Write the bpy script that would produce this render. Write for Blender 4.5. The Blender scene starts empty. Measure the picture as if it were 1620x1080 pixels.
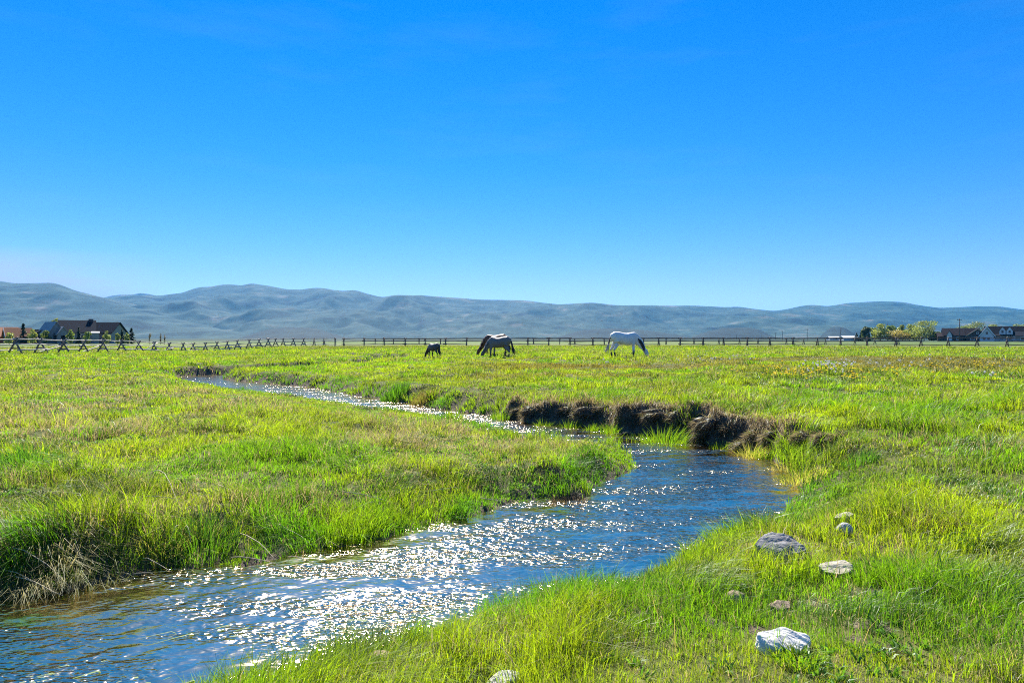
import bpy, bmesh, math, random
import numpy as np
from mathutils import Vector, Matrix
random.seed(7)
rng = np.random.default_rng(11)
S = bpy.context.scene
COL = S.collection
R = math.radians
PI = math.pi
CAMZ = 1.3
F = 1080.0
HOR = 535.0
WZ = -0.75                      # water level

# ------------------------------------------------------------------ helpers
def tag(o, label=None, cat=None, group=None, kind=None):
    if label: o['label'] = label
    if cat: o['category'] = cat
    if group: o['group'] = group
    if kind: o['kind'] = kind
    return o

def link(o, parent=None):
    COL.objects.link(o)
    if parent is not None: o.parent = parent
    return o

def empty(name, loc=(0, 0, 0), rz=0, parent=None):
    o = bpy.data.objects.new(name, None)
    o.empty_display_size = 0.2
    o.location = loc; o.rotation_euler = (0, 0, rz)
    return link(o, parent)

def mesh_np(name, V, quads=None, tris=None, col=None, smooth=False):
    """mesh from numpy arrays; col = per-vertex rgb"""
    me = bpy.data.meshes.new(name)
    V = np.asarray(V, np.float32)
    nq = 0 if quads is None else len(quads)
    nt = 0 if tris is None else len(tris)
    me.vertices.add(len(V))
    me.vertices.foreach_set('co', V.ravel())
    loops = []
    if nq: loops.append(np.asarray(quads, np.int32).ravel())
    if nt: loops.append(np.asarray(tris, np.int32).ravel())
    L = np.concatenate(loops)
    me.loops.add(len(L))
    me.loops.foreach_set('vertex_index', L)
    st = np.concatenate([np.arange(nq) * 4, nq * 4 + np.arange(nt) * 3]).astype(np.int32)
    me.polygons.add(nq + nt)
    me.polygons.foreach_set('loop_start', st)
    if smooth:
        me.polygons.foreach_set('use_smooth', np.ones(nq + nt, bool))
    me.update(calc_edges=True)
    if col is not None:
        a = me.color_attributes.new('Col', 'FLOAT_COLOR', 'POINT')
        c = np.ones((len(V), 4), np.float32); c[:, :3] = col
        a.data.foreach_set('color', c.ravel())
    return me

def obj(name, me, mat=None, parent=None, loc=None):
    o = bpy.data.objects.new(name, me)
    if mat is not None and len(me.materials) == 0: me.materials.append(mat)
    if loc is not None: o.location = loc
    return link(o, parent)

# --- value noise
def _h(ix, iy, seed):
    n = (ix.astype(np.int64) * 374761393 + iy.astype(np.int64) * 668265263 + seed * 144664) & 0x7fffffff
    n = ((n ^ (n >> 13)) * 1274126177) & 0x7fffffff
    n = n ^ (n >> 16)
    return (n & 0xffff) / 65535.0

def vnoise(x, y, seed=0):
    x = np.asarray(x, float); y = np.asarray(y, float)
    ix = np.floor(x); iy = np.floor(y)
    fx = x - ix; fy = y - iy
    fx = fx * fx * (3 - 2 * fx); fy = fy * fy * (3 - 2 * fy)
    a = _h(ix, iy, seed); b = _h(ix + 1, iy, seed); c = _h(ix, iy + 1, seed); d = _h(ix + 1, iy + 1, seed)
    return a + (b - a) * fx + (c - a) * fy + (a - b - c + d) * fx * fy

def fbm(x, y, seed=0, oct=4, gain=.5):
    s = 0; a = 1; t = 0
    for k in range(oct):
        s = s + a * vnoise(x * 2 ** k + 17.3 * k, y * 2 ** k - 9.1 * k, seed + k); t += a; a *= gain
    return s / t

def sm(a, b, x):
    t = np.clip((x - a) / (b - a), 0, 1)
    return t * t * (3 - 2 * t)

# --- shader helper
class NT:
    def __init__(s, tree):
        s.t = tree; s.n = tree.nodes; s.l = tree.links
    def node(s, typ, **kw):
        n = s.n.new(typ)
        for k, v in kw.items():
            if k.startswith('i_'):
                key = k[2:]
                key = int(key) if key.isdigit() else key.replace('_', ' ')
                n.inputs[key].default_value = v
            else: setattr(n, k, v)
        return n
    def link(s, a, b): s.l.new(a, b)

def newmat(name):
    m = bpy.data.materials.new(name); m.use_nodes = True
    t = NT(m.node_tree); t.n.clear()
    out = t.node('ShaderNodeOutputMaterial')
    return m, t, out

def ramp(t, stops, interp='LINEAR'):
    r = t.node('ShaderNodeValToRGB')
    cr = r.color_ramp; cr.interpolation = interp
    while len(cr.elements) < len(stops): cr.elements.new(.5)
    for e, (p, c) in zip(cr.elements, stops):
        e.position = p; e.color = (*c, 1) if len(c) == 3 else c
    return r

def plain(name, c, rough=.8, var=.25, scale=6., bump=0., coords='Object', spec=.3, c2=None, stretch=None):
    """principled with noise colour variation + bump"""
    m, t, out = newmat(name)
    p = t.node('ShaderNodeBsdfPrincipled'); p.inputs['Roughness'].default_value = rough
    p.inputs['Specular IOR Level'].default_value = spec
    tc = t.node('ShaderNodeTexCoord')
    n = t.node('ShaderNodeTexNoise', i_Scale=scale, i_Detail=6.0, i_Roughness=.6)
    if stretch:
        mp = t.node('ShaderNodeMapping'); mp.inputs['Scale'].default_value = stretch
        t.link(tc.outputs[coords], mp.inputs[0]); t.link(mp.outputs[0], n.inputs['Vector'])
    else:
        t.link(tc.outputs[coords], n.inputs['Vector'])
    lo = tuple(max(0, v * (1 - var)) for v in c); hi = c2 or tuple(v * (1 + var) for v in c)
    r = ramp(t, [(.3, lo), (.7, hi)])
    t.link(n.outputs['Fac'], r.inputs[0]); t.link(r.outputs[0], p.inputs['Base Color'])
    if bump:
        b = t.node('ShaderNodeBump', i_Strength=bump, i_Distance=.05)
        t.link(n.outputs['Fac'], b.inputs['Height']); t.link(b.outputs[0], p.inputs['Normal'])
    t.link(p.outputs[0], out.inputs[0])
    return m

def leafmat(name, trans=.5, gloss=.06, rough=.4, attr=True, c=(.1, .15, .02), tint=(1.25, 1.15, .6), vary=.0):
    """thin leaf / blade: diffuse + light coming through + a little sheen"""
    m, t, out = newmat(name)
    if attr:
        a = t.node('ShaderNodeVertexColor', layer_name='Col'); colr = a.outputs[0]
    else:
        a = t.node('ShaderNodeRGB'); a.outputs[0].default_value = (*c, 1); colr = a.outputs[0]
    d = t.node('ShaderNodeBsdfDiffuse'); t.link(colr, d.inputs[0])
    mul = t.node('ShaderNodeMix', data_type='RGBA', blend_type='MULTIPLY'); mul.inputs[0].default_value = 1
    t.link(colr, mul.inputs[6]); mul.inputs[7].default_value = (*tint, 1)
    tr = t.node('ShaderNodeBsdfTranslucent'); t.link(mul.outputs[2], tr.inputs[0])
    mx = t.node('ShaderNodeMixShader'); mx.inputs[0].default_value = trans
    t.link(d.outputs[0], mx.inputs[1]); t.link(tr.outputs[0], mx.inputs[2])
    g = t.node('ShaderNodeBsdfGlossy'); g.inputs['Roughness'].default_value = rough
    g.inputs[0].default_value = (.9, .95, .9, 1)
    m2 = t.node('ShaderNodeMixShader'); m2.inputs[0].default_value = gloss
    t.link(mx.outputs[0], m2.inputs[1]); t.link(g.outputs[0], m2.inputs[2])
    t.link(m2.outputs[0], out.inputs[0])
    return m

# ------------------------------------------------------------------ camera, sun, sky
cam = bpy.data.cameras.new('camera')
cam.sensor_width = 36; cam.lens = 24; cam.clip_start = .05; cam.clip_end = 40000
co = bpy.data.objects.new('camera', cam); COL.objects.link(co)
co.location = (0, 0, CAMZ); co.rotation_euler = (R(90) - math.atan(5 / 1080), 0, 0)
S.camera = co

SUN_EL, SUN_AZ = R(43), R(-13)          # azimuth from +Y towards +X
sd = Vector((math.sin(SUN_AZ) * math.cos(SUN_EL), math.cos(SUN_AZ) * math.cos(SUN_EL), math.sin(SUN_EL)))
sun = bpy.data.lights.new('sun', 'SUN'); sun.energy = 4.9; sun.angle = R(.5); sun.color = (1, .95, .86)
so = bpy.data.objects.new('sun', sun); COL.objects.link(so)
so.location = sd * 50; so.rotation_euler = sd.to_track_quat('Z', 'Y').to_euler()

w = bpy.data.worlds.new('World'); S.world = w; w.use_nodes = True
t = NT(w.node_tree); t.n.clear()
sky = t.node('ShaderNodeTexSky', sky_type='NISHITA', sun_disc=False)
sky.sun_elevation = SUN_EL; sky.sun_rotation = SUN_AZ
sky.altitude = 1800; sky.air_density = 1.0; sky.dust_density = .0; sky.ozone_density = 3.0
hs = t.node('ShaderNodeHueSaturation'); hs.inputs['Saturation'].default_value = 1.3
tcn = t.node('ShaderNodeTexCoord'); sx = t.node('ShaderNodeSeparateXYZ')
t.link(tcn.outputs['Generated'], sx.inputs[0])
rp = ramp(t, [(0, (.76, .62, .86)), (.085, (.62, .575, .86)), (.24, (.25, .62, .90)), (.44, (.0, .67, .94)), (.475, (.30, .71, .92)), (.54, (.80, .88, .92)), (1, (.5, .74, .95))])
t.link(sx.outputs['Z'], rp.inputs[0])
mu = t.node('ShaderNodeMix', data_type='RGBA', blend_type='MULTIPLY'); mu.inputs[0].default_value = 1
t.link(sky.outputs[0], hs.inputs['Color']); t.link(hs.outputs[0], mu.inputs[6]); t.link(rp.outputs[0], mu.inputs[7])
# faint wisps, and a low pinkish cloud bank behind the left hills
mpc = t.node('ShaderNodeMapping'); mpc.inputs['Scale'].default_value = (3, 3, 16); t.link(tcn.outputs['Generated'], mpc.inputs[0])
nc = t.node('ShaderNodeTexNoise', i_Scale=1.3, i_Detail=6., i_Roughness=.6); t.link(mpc.outputs[0], nc.inputs['Vector'])
wr = t.node('ShaderNodeMapRange', i_1=.52, i_2=.85, i_3=0., i_4=.04); t.link(nc.outputs[0], wr.inputs[0])
lowm = t.node('ShaderNodeMapRange', i_1=.110, i_2=.072); t.link(sx.outputs['Z'], lowm.inputs[0])
lefm = t.node('ShaderNodeMapRange', i_1=-.44, i_2=-.54); t.link(sx.outputs['X'], lefm.inputs[0])
nr = t.node('ShaderNodeMapRange', i_1=.18, i_2=.45, i_3=0., i_4=.85); t.link(nc.outputs[0], nr.inputs[0])
m1 = t.node('ShaderNodeMath', operation='MULTIPLY'); t.link(lowm.outputs[0], m1.inputs[0]); t.link(lefm.outputs[0], m1.inputs[1])
m2 = t.node('ShaderNodeMath', operation='MULTIPLY'); t.link(m1.outputs[0], m2.inputs[0]); t.link(nr.outputs[0], m2.inputs[1])
wmix = t.node('ShaderNodeMix', data_type='RGBA'); t.link(wr.outputs[0], wmix.inputs[0]); t.link(mu.outputs[2], wmix.inputs[6]); wmix.inputs[7].default_value = (4.2, 4.6, 5.0, 1)
cmix = t.node('ShaderNodeMix', data_type='RGBA'); t.link(m2.outputs[0], cmix.inputs[0]); t.link(wmix.outputs[2], cmix.inputs[6]); cmix.inputs[7].default_value = (3.6, 3.5, 5.0, 1)
bg = t.node('ShaderNodeBackground'); bg.inputs['Strength'].default_value = .075
t.link(cmix.outputs[2], bg.inputs[0])
wo = t.node('ShaderNodeOutputWorld'); t.link(bg.outputs[0], wo.inputs[0])

S.view_settings.view_transform = 'Standard'; S.view_settings.look = 'None'
S.view_settings.exposure = 1.4; S.view_settings.gamma = 1
cy = S.cycles
cy.use_denoising = False
try:
    cy.denoiser = 'OPENIMAGEDENOISE'; cy.denoising_input_passes = 'RGB_ALBEDO_NORMAL'
except Exception: pass
cy.filter_width = 1.05
cy.max_bounces = 6; cy.diffuse_bounces = 2; cy.glossy_bounces = 2; cy.transmission_bounces = 3
cy.transparent_max_bounces = 8; cy.volume_bounces = 0
cy.caustics_reflective = False; cy.caustics_refractive = False
cy.sample_clamp_indirect = 4

# ------------------------------------------------------------------ creek outline (photo pixels -> water plane)
def unp(px, py, z=WZ):
    d = (CAMZ - z) * F / (py - HOR)
    return ((px - 810) / F * d, d)
# entries: px, py, scale of distance (grass in front hides the true edge), bank width
Lp = [(0, 945, 1, .5), (70, 946, 1, .5), (150, 930, 1, .6), (210, 915, 1, .7), (290, 903, 1, 1.0), (430, 888, 1, 1.5), (520, 872, 1, 1.7),
      (600, 858, 1, 1.7), (660, 845, 1, 1.7), (720, 828, 1, 1.6), (800, 802, 1, 1.4), (860, 792, 1, .9), (925, 787, 1, .6), (955, 765, 1, .6),
      (998, 748, 1, .6), (1003, 722, 1, .8), (985, 705, .97, 1.2), (945, 690, .92, 2.0), (895, 682, .90, 2.5), (830, 675, .90, 3.0),
      (760, 664, .955, 3.2), (700, 655, .955, 3.2), (640, 645, .955, 3.5), (600, 641, .955, 3.5), (540, 632, .955, 3.5), (480, 624, .955, 3.5),
      (420, 617, .96, 3.5), (370, 611, .95, 3.2), (330, 607, .97, 2.5), (296, 603, 1, 1.0)]
Rp = [(300, 1080, .93, .8), (350, 1065, .93, .8), (430, 1045, .93, .8), (500, 1020, .93, .8), (560, 1000, .93, .8), (600, 985, .93, .9),
      (660, 965, .92, 1.0), (720, 950, .92, 1.0), (800, 930, .92, 1.0), (880, 918, .92, .9), (950, 905, .92, .9), (1020, 882, .92, .9),
      (1090, 855, .93, .9), (1160, 832, .94, 1.0), (1215, 806, .95, 1.2), (1255, 792, .98, 1.4), (1270, 778, 1, 1.3), (1262, 762, 1, 1.2),
      (1240, 742, 1, .8), (1215, 726, 1, .35), (1180, 716, 1, .25), (1130, 704, 1, .25), (1080, 696, 1, .36), (1000, 686, 1, .25),
      (950, 678, 1, .28), (900, 673, 1, .22), (850, 668, 1, .28), (800, 662, 1, .40), (760, 655, 1, .9), (700, 648, 1, .9), (660, 640, 1, .9),
      (600, 632, 1, .9), (540, 622, 1, .9), (480, 612, 1, .7), (400, 605, 1, .7), (350, 599, 1, .7)]
def wpts(P):
    o = []
    for px, py, s, bw in P:
        x, y = unp(px, py); o.append((x * s, y * s, bw))
    return o
Lw = [(-14, 1.5, .5), (-9, 3.0, .45), (-6, 4.4, .4)] + wpts(Lp)
Rw = [(-14, -2.5, .8), (-8, .8, .8), (-4.2, 2.6, .8), (-2.6, 3.45, .8)] + wpts(Rp)
# the reach above the far bend, mostly hidden in the meadow
up = [(-15.6, 38.2), (-13.2, 41), (-10.6, 44.5), (-9.2, 49), (-9.6, 53), (-10.8, 57), (-12.5, 60), (-14.5, 62)]
uL, uR = [], []
for i, p in enumerate(up):
    a = up[max(0, i - 1)]; b = up[min(len(up) - 1, i + 1)]
    dx, dy = b[0] - a[0], b[1] - a[1]; l = math.hypot(dx, dy); nx, ny = -dy / l, dx / l
    hw = .9 if i < len(up) - 3 else 1.3
    uL.append((p[0] + nx * hw, p[1] + ny * hw, .45)); uR.append((p[0] - nx * hw, p[1] - ny * hw, 1.0))
Lw += [(-17.6, 35.4, .5), (-17.4, 37.6, .45)] + uL
Rw += [(-14.6, 36.2, .9)] + uR

def smooth_line(P, step=.12, jit=.10):
    P = np.array(P, float); out = []
    n = len(P)
    for i in range(n - 1):
        p0, p1, p2, p3 = P[max(0, i - 1)], P[i], P[i + 1], P[min(n - 1, i + 2)]
        d = np.hypot(*(p2 - p1)[:2]); k = int(max(2, min(40, d / max(step, .012 * p1[1]))))
        for j in range(k):
            t = j / k
            q = .5 * ((2 * p1) + (-p0 + p2) * t + (2 * p0 - 5 * p1 + 4 * p2 - p3) * t * t + (-p0 + 3 * p1 - 3 * p2 + p3) * t ** 3)
            q[2] = p1[2] + (p2[2] - p1[2]) * t
            out.append(q)
    out.append(P[-1])
    out = np.array(out)
    a = np.zeros(len(out)); a[1:] = np.cumsum(np.hypot(np.diff(out[:, 0]), np.diff(out[:, 1])))
    tg = np.gradient(out[:, :2], axis=0); tg /= np.linalg.norm(tg, axis=1, keepdims=True) + 1e-9
    nn = np.stack([-tg[:, 1], tg[:, 0]], 1)
    cutm = sm(.42, .3, out[:, 2])
    j = (fbm(a / .55, a * 0, 3, 3) - .5) * jit * (2 + 2.2 * cutm) + (fbm(a / 1.8, a * 0, 9, 2) - .5) * jit * (1.6 + 2.5 * cutm)
    out[:, :2] += nn * j[:, None]
    return out
LE = smooth_line(Lw); RE = smooth_line(Rw, jit=.12)
POLY = np.concatenate([LE, RE[::-1]])          # closed outline, x y bankwidth

def sdist(x, y):
    """signed distance to the water outline (negative in the water) and bank width there"""
    A = POLY; B = np.roll(POLY, -1, axis=0)
    best = np.full(x.shape, 1e9); bw = np.full(x.shape, 1.0); ins = np.zeros(x.shape, bool)
    for a, b in zip(A, B):
        ex, ey = b[0] - a[0], b[1] - a[1]; l2 = ex * ex + ey * ey + 1e-12
        px, py = x - a[0], y - a[1]
        tt = np.clip((px * ex + py * ey) / l2, 0, 1)
        d = (px - tt * ex) ** 2 + (py - tt * ey) ** 2
        m = d < best
        best[m] = d[m]; bw[m] = (a[2] + (b[2] - a[2]) * tt)[m]
        c = ((a[1] > y) != (b[1] > y))
        if ey != 0:
            ins ^= c & (x < ex * (y - a[1]) / ey + a[0])
    d = np.sqrt(best); d[ins] *= -1
    return d, bw

CTRL = np.array([
    (-1.5, 2.2, -.5), (0, 1.5, -.42), (1.5, 3, -.38), (3, 4, -.35), (1, 4.3, -.47), (2.5, 5.5, -.44), (4, 6, -.36), (5, 8, -.30), (6, 10, -.16),
    (6, 12.5, -.03), (8, 8, -.2), (10, 12, -.02), (-3, 0, -.5), (5, 0, -.3), (-.5, 3.2, -.47),
    (4.9, 12.9, -.13), (3.7, 14.5, -.12), (2.6, 15.6, -.10), (.6, 17.6, -.16), (-2, 20.6, -.24), (-4.4, 24, -.26), (3.5, 18, -.05), (1, 20, -.06), (-8.8, 30, -.3), (-12, 33, -.38),
    (0, 30, .03), (10, 25, .05), (20, 40, .16), (8, 41, .15), (0, 50, .09), (0, 80, .10), (30, 100, .1), (-20, 60, -.1), (-42, 58, -.03), (-42, 72, -.2),
    (-60, 95, .1), (50, 60, .1), (20, 20, .03), (-12, 50, -.1), (-14, 44, -.2), (-30, 105, .0), (0, 112, .08), (60, 100, .1), (-20, 110, .05),
    (-1.8, 7.9, -.46), (-4, 6.6, -.40), (-6, 7, -.32), (0, 9.6, -.47), (1, 11.5, -.56), (.6, 13, -.66), (1.4, 12.6, -.66), (-1.4, 15.2, -.58), (-3.2, 17.5, -.52), (-3, 11, -.42), (-6, 12, -.34), (-3, 15, -.44), (-1, 13.6, -.58),
    (-8, 16, -.38), (-7, 20, -.48), (-10, 25, -.5), (-15, 30, -.45), (-13, 20, -.36), (-20, 30, -.34), (-25, 45, -.2), (-12, 12, -.3), (-9, 6, -.28),
    (-22, 38, -.28), (-35, 40, -.1)])

def meadow(x, y):
    num = np.zeros(x.shape); den = np.zeros(x.shape)
    for cx, cy_, cz in CTRL:
        s = 0.6 + .06 * cy_
        wgt = ((x - cx) ** 2 + (y - cy_) ** 2 + s * s) ** -1.6
        num += wgt * cz; den += wgt
    z = num / den
    far = sm(120, 400, np.hypot(x, y))
    z = z * (1 - far)
    z += -.14 * np.exp(-(((x + 5.97) / 1.1) ** 2 + ((y - 43.6) / 1.3) ** 2))
    z += -.58 * np.exp(-(((x + 40) / 7.) ** 2 + ((y - 88) / 9.) ** 2))
    return z

# polar terrain grid
th = np.concatenate([np.linspace(-180, -49, 40)[:-1], np.linspace(-49, 49, 540), np.linspace(49, 180, 40)[1:]])
TH = np.radians(th)
RR = [.25]
while RR[-1] < 12500:
    r = RR[-1]
    k = .012 if r < 2.4 else .0052 if r < 11 else .0042 if r < 24 else .006 if r < 110 else .05
    RR.append(r * (1 + k))
RR = np.array(RR)
LR = np.log(RR)
GX = np.outer(RR, np.sin(TH)); GY = np.outer(RR, np.cos(TH))
SD = np.full(GX.shape, 50.0); BW = np.full(GX.shape, 1.0)
near = (RR < 95)
m = np.zeros(GX.shape, bool); m[near] = True; m &= (GY > -6) & (np.abs(GX) < 22)
SD[m], BW[m] = sdist(GX[m], GY[m])
MZ = meadow(GX, GY)
MIDF = 1 - sm(60, 140, np.hypot(GX, GY))
hum = (fbm(GX / 1.7, GY / 1.7, 5, 3) - .5) * .26 + (fbm(GX / .45, GY / .45, 8, 3) - .5) * .14
hum *= MIDF * sm(-.2, .5, SD) * (.35 + .65 * sm(6, 12, GY))
GROUND = MZ + hum
tb = np.clip(SD / BW, 0, 1)
steep = BW < .42
prof = np.where(steep, sm(0, 1, tb), tb ** .75 * .55 + sm(0, 1, tb) * .45)
SHALLOW = sm(5.4, 4.6, GY - .42 * (GX + 2)) * sm(-.6, -1.9, GX)
bed = WZ - .03 - .22 * (1 - .6 * SHALLOW) * sm(0, .7, -SD) + (fbm(GX / .3, GY / .3, 21, 3) - .5) * .06 * sm(0, .3, -SD)
Z = np.where(SD < 0, bed, WZ - .03 + (GROUND - WZ + .03) * prof)
# ragged sod on the cut faces
Z += np.where((SD > 0) & (SD < 1.0), ((fbm(GX / .16, GY / .16, 33, 2) - .5) * .10 + (fbm(GX / .5, GY / .5, 37, 2) - .55) * .34 * (BW < .42)) * (1 - sm(.1, 1.0, SD)) * sm(0, .08, SD), 0)

def psample(A, x, y):
    r = np.clip(np.hypot(x, y), RR[0], RR[-1] * .999); a = np.arctan2(x, y)
    i = np.clip(np.searchsorted(RR, r) - 1, 0, len(RR) - 2); j = np.clip(np.searchsorted(TH, a) - 1, 0, len(TH) - 2)
    fi = (r - RR[i]) / (RR[i + 1] - RR[i]); fj = (a - TH[j]) / (TH[j + 1] - TH[j])
    return (A[i, j] * (1 - fi) * (1 - fj) + A[i + 1, j] * fi * (1 - fj) + A[i, j + 1] * (1 - fi) * fj + A[i + 1, j + 1] * fi * fj)
def gz(x, y): return float(psample(Z, np.array([x]), np.array([y]))[0])
def on_ground(px, py, lift=0):
    """where the line of sight through a photo pixel meets the ground"""
    Y = np.exp(np.linspace(math.log(2.0), math.log(140), 3000)); X = (px - 810) / F * Y
    zr = CAMZ - (py - HOR) / F * Y
    zt = np.maximum(psample(Z, X, Y), WZ) + lift
    k = np.argmax(zr <= zt)
    return float(X[k]), float(Y[k]), float(psample(Z, X[k:k + 1], Y[k:k + 1])[0])
def at(px, Y): return (px - 810) / F * Y

ni, nj = GX.shape
ii, jj = np.meshgrid(np.arange(ni - 1), np.arange(nj - 1), indexing='ij')
q = np.stack([ii * nj + jj, ii * nj + jj + 1, (ii + 1) * nj + jj + 1, (ii + 1) * nj + jj], -1).reshape(-1, 4)[:, ::-1]
V = np.stack([GX, GY, Z], -1).reshape(-1, 3)
tme = mesh_np('ground', V, q, None, None, True)
ALG = sm(6.0, 5.0, GY - .42 * (GX + 2)) * sm(-.3, -1.5, GX) * (SD < 0) * sm(.25, .5, fbm((GX * .883 + GY * .469) / 1.3, (-GX * .469 + GY * .883) / .22, 15, 3))
for nm, arr in (('sd', SD), ('bw', BW), ('algae', ALG)):
    a = tme.attributes.new(nm, 'FLOAT', 'POINT'); a.data.foreach_set('value', arr.astype(np.float32).ravel())
# ground material
gm, t, out = newmat('ground')
geo = t.node('ShaderNodeNewGeometry')
def gnoise(scale, detail=5., rough=.6):
    n = t.node('ShaderNodeTexNoise', i_Scale=scale, i_Detail=detail, i_Roughness=rough); t.link(geo.outputs['Position'], n.inputs['Vector']); return n
n1 = gnoise(.35); n2 = gnoise(9.); n3 = gnoise(2.2)
soil = ramp(t, [(.3, (.055, .042, .032)), (.55, (.125, .098, .072)), (.75, (.22, .18, .135))]); t.link(n2.outputs[0], soil.inputs[0])
turf = ramp(t, [(.28, (.055, .06, .018)), (.48, (.085, .105, .022)), (.66, (.13, .12, .045)), (.8, (.2, .165, .085))]); t.link(n3.outputs[0], turf.inputs[0])
sda = t.node('ShaderNodeAttribute', attribute_name='sd')
mr = t.node('ShaderNodeMapRange', i_1=.05, i_2=.6); t.link(sda.outputs['Fac'], mr.inputs[0])
slope = t.node('ShaderNodeSeparateXYZ'); t.link(geo.outputs['Normal'], slope.inputs[0])
msl = t.node('ShaderNodeMapRange', i_1=.72, i_2=.92); t.link(slope.outputs['Z'], msl.inputs[0])
mm0 = t.node('ShaderNodeMath', operation='MULTIPLY'); t.link(mr.outputs[0], mm0.inputs[0]); t.link(msl.outputs[0], mm0.inputs[1])
sba = t.node('ShaderNodeAttribute', attribute_name='soil'); sbi = t.node('ShaderNodeMath', operation='SUBTRACT'); sbi.inputs[0].default_value = 1; t.link(sba.outputs['Fac'], sbi.inputs[1])
mm = t.node('ShaderNodeMath', operation='MULTIPLY'); t.link(mm0.outputs[0], mm.inputs[0]); t.link(sbi.outputs[0], mm.inputs[1])
mixg = t.node('ShaderNodeMix', data_type='RGBA'); t.link(mm.outputs[0], mixg.inputs[0]); t.link(soil.outputs[0], mixg.inputs[6]); t.link(turf.outputs[0], mixg.inputs[7])
# bed of the creek: gravel, brown silt, green algae
bedc = ramp(t, [(.25, (.05, .045, .03)), (.42, (.17, .13, .075)), (.58, (.13, .17, .05)), (.75, (.30, .29, .16))])
nb = t.node('ShaderNodeTexNoise', i_Scale=1.0, i_Detail=6., i_Roughness=.65)
mp = t.node('ShaderNodeMapping'); mp.inputs['Rotation'].default_value = (0, 0, R(-28)); mp.inputs['Scale'].default_value = (1.2, 5, 5)
t.link(geo.outputs['Position'], mp.inputs[0]); t.link(mp.outputs[0], nb.inputs['Vector']); t.link(nb.outputs[0], bedc.inputs[0])
alg = t.node('ShaderNodeAttribute', attribute_name='algae')
nal = t.node('ShaderNodeTexNoise', i_Scale=3., i_Detail=5., i_Roughness=.7); t.link(mp.outputs[0], nal.inputs['Vector'])
algc = ramp(t, [(.3, (.10, .15, .03)), (.5, (.34, .42, .08)), (.7, (.55, .56, .18))]); t.link(nal.outputs[0], algc.inputs[0])
mal = t.node('ShaderNodeMix', data_type='RGBA'); t.link(alg.outputs['Fac'], mal.inputs[0]); t.link(bedc.outputs[0], mal.inputs[6]); t.link(algc.outputs[0], mal.inputs[7])
lt = t.node('ShaderNodeMath', operation='LESS_THAN'); t.link(sda.outputs['Fac'], lt.inputs[0]); lt.inputs[1].default_value = 0
mixb = t.node('ShaderNodeMix', data_type='RGBA'); t.link(lt.outputs[0], mixb.inputs[0]); t.link(mixg.outputs[2], mixb.inputs[6]); t.link(mal.outputs[2], mixb.inputs[7])
# far away the plain is hay fields and scrub in broad strips
dist = t.node('ShaderNodeVectorMath', operation='LENGTH'); t.link(geo.outputs['Position'], dist.inputs[0])
mpf = t.node('ShaderNodeMapping'); mpf.inputs['Scale'].default_value = (.004, .012, 1); t.link(geo.outputs['Position'], mpf.inputs[0])
nf = t.node('ShaderNodeTexNoise', i_Scale=1., i_Detail=4.); t.link(mpf.outputs[0], nf.inputs['Vector'])
fieldc = ramp(t, [(.32, (.06, .11, .02)), (.45, (.10, .16, .028)), (.60, (.15, .17, .055)), (.7, (.07, .12, .025))]); t.link(nf.outputs[0], fieldc.inputs[0])
mfar = t.node('ShaderNodeMapRange', i_1=115., i_2=180.); t.link(dist.outputs['Value'], mfar.inputs[0])
mfar2 = t.node('ShaderNodeMapRange', i_1=190., i_2=420.); t.link(dist.outputs['Value'], mfar2.inputs[0])
fmix2 = t.node('ShaderNodeMix', data_type='RGBA'); t.link(mfar2.outputs[0], fmix2.inputs[0]); t.link(fieldc.outputs[0], fmix2.inputs[6]); fmix2.inputs[7].default_value = (.020, .045, .030, 1); fieldc = fmix2
mixf = t.node('ShaderNodeMix', data_type='RGBA'); t.link(mfar.outputs[0], mixf.inputs[0]); t.link(mixb.outputs[2], mixf.inputs[6]); t.link(fieldc.outputs[2], mixf.inputs[7])
bs = t.node('ShaderNodeBsdfPrincipled'); bs.inputs['Roughness'].default_value = .95; bs.inputs['Specular IOR Level'].default_value = .15
bp = t.node('ShaderNodeBump', i_Strength=.6, i_Distance=.04); t.link(n2.outputs[0], bp.inputs['Height']); t.link(bp.outputs[0], bs.inputs['Normal'])
nfine = gnoise(70., 4.); rfine = ramp(t, [(.3, (.45, .42, .38)), (.5, (1, 1, 1)), (.72, (1.5, 1.45, 1.3))]); t.link(nfine.outputs[0], rfine.inputs[0])
mfine = t.node('ShaderNodeMix', data_type='RGBA', blend_type='MULTIPLY'); mfine.inputs[0].default_value = 1
t.link(mixf.outputs[2], mfine.inputs[6]); t.link(rfine.outputs[0], mfine.inputs[7]); t.link(mfine.outputs[2], bs.inputs['Base Color']); t.link(bs.outputs[0], out.inputs[0])
ground = tag(obj('ground', tme, gm), 'meadow ground with the creek bed cut into it', kind='structure')

# ------------------------------------------------------------------ water
keep = (SD < .35) & (GY > -6) & (np.hypot(GX, GY) < 95)
fq = keep.reshape(-1)[q].all(1)
used = np.unique(q[fq]); remap = np.full(ni * nj, -1); remap[used] = np.arange(len(used))
wx, wy = GX.reshape(-1)[used], GY.reshape(-1)[used]
ca, sa = math.cos(R(28)), math.sin(R(28))
wu, wv = wx * ca + wy * sa, -wx * sa + wy * ca
wavez = (fbm(wu / .42, wv / .22, 41, 3) - .5) * .030 + (fbm(wu / .16, wv / .09, 51, 2) - .5) * .012
wz = WZ + wavez * (1 - .5 * sm(20, 40, np.hypot(wx, wy)))

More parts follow.
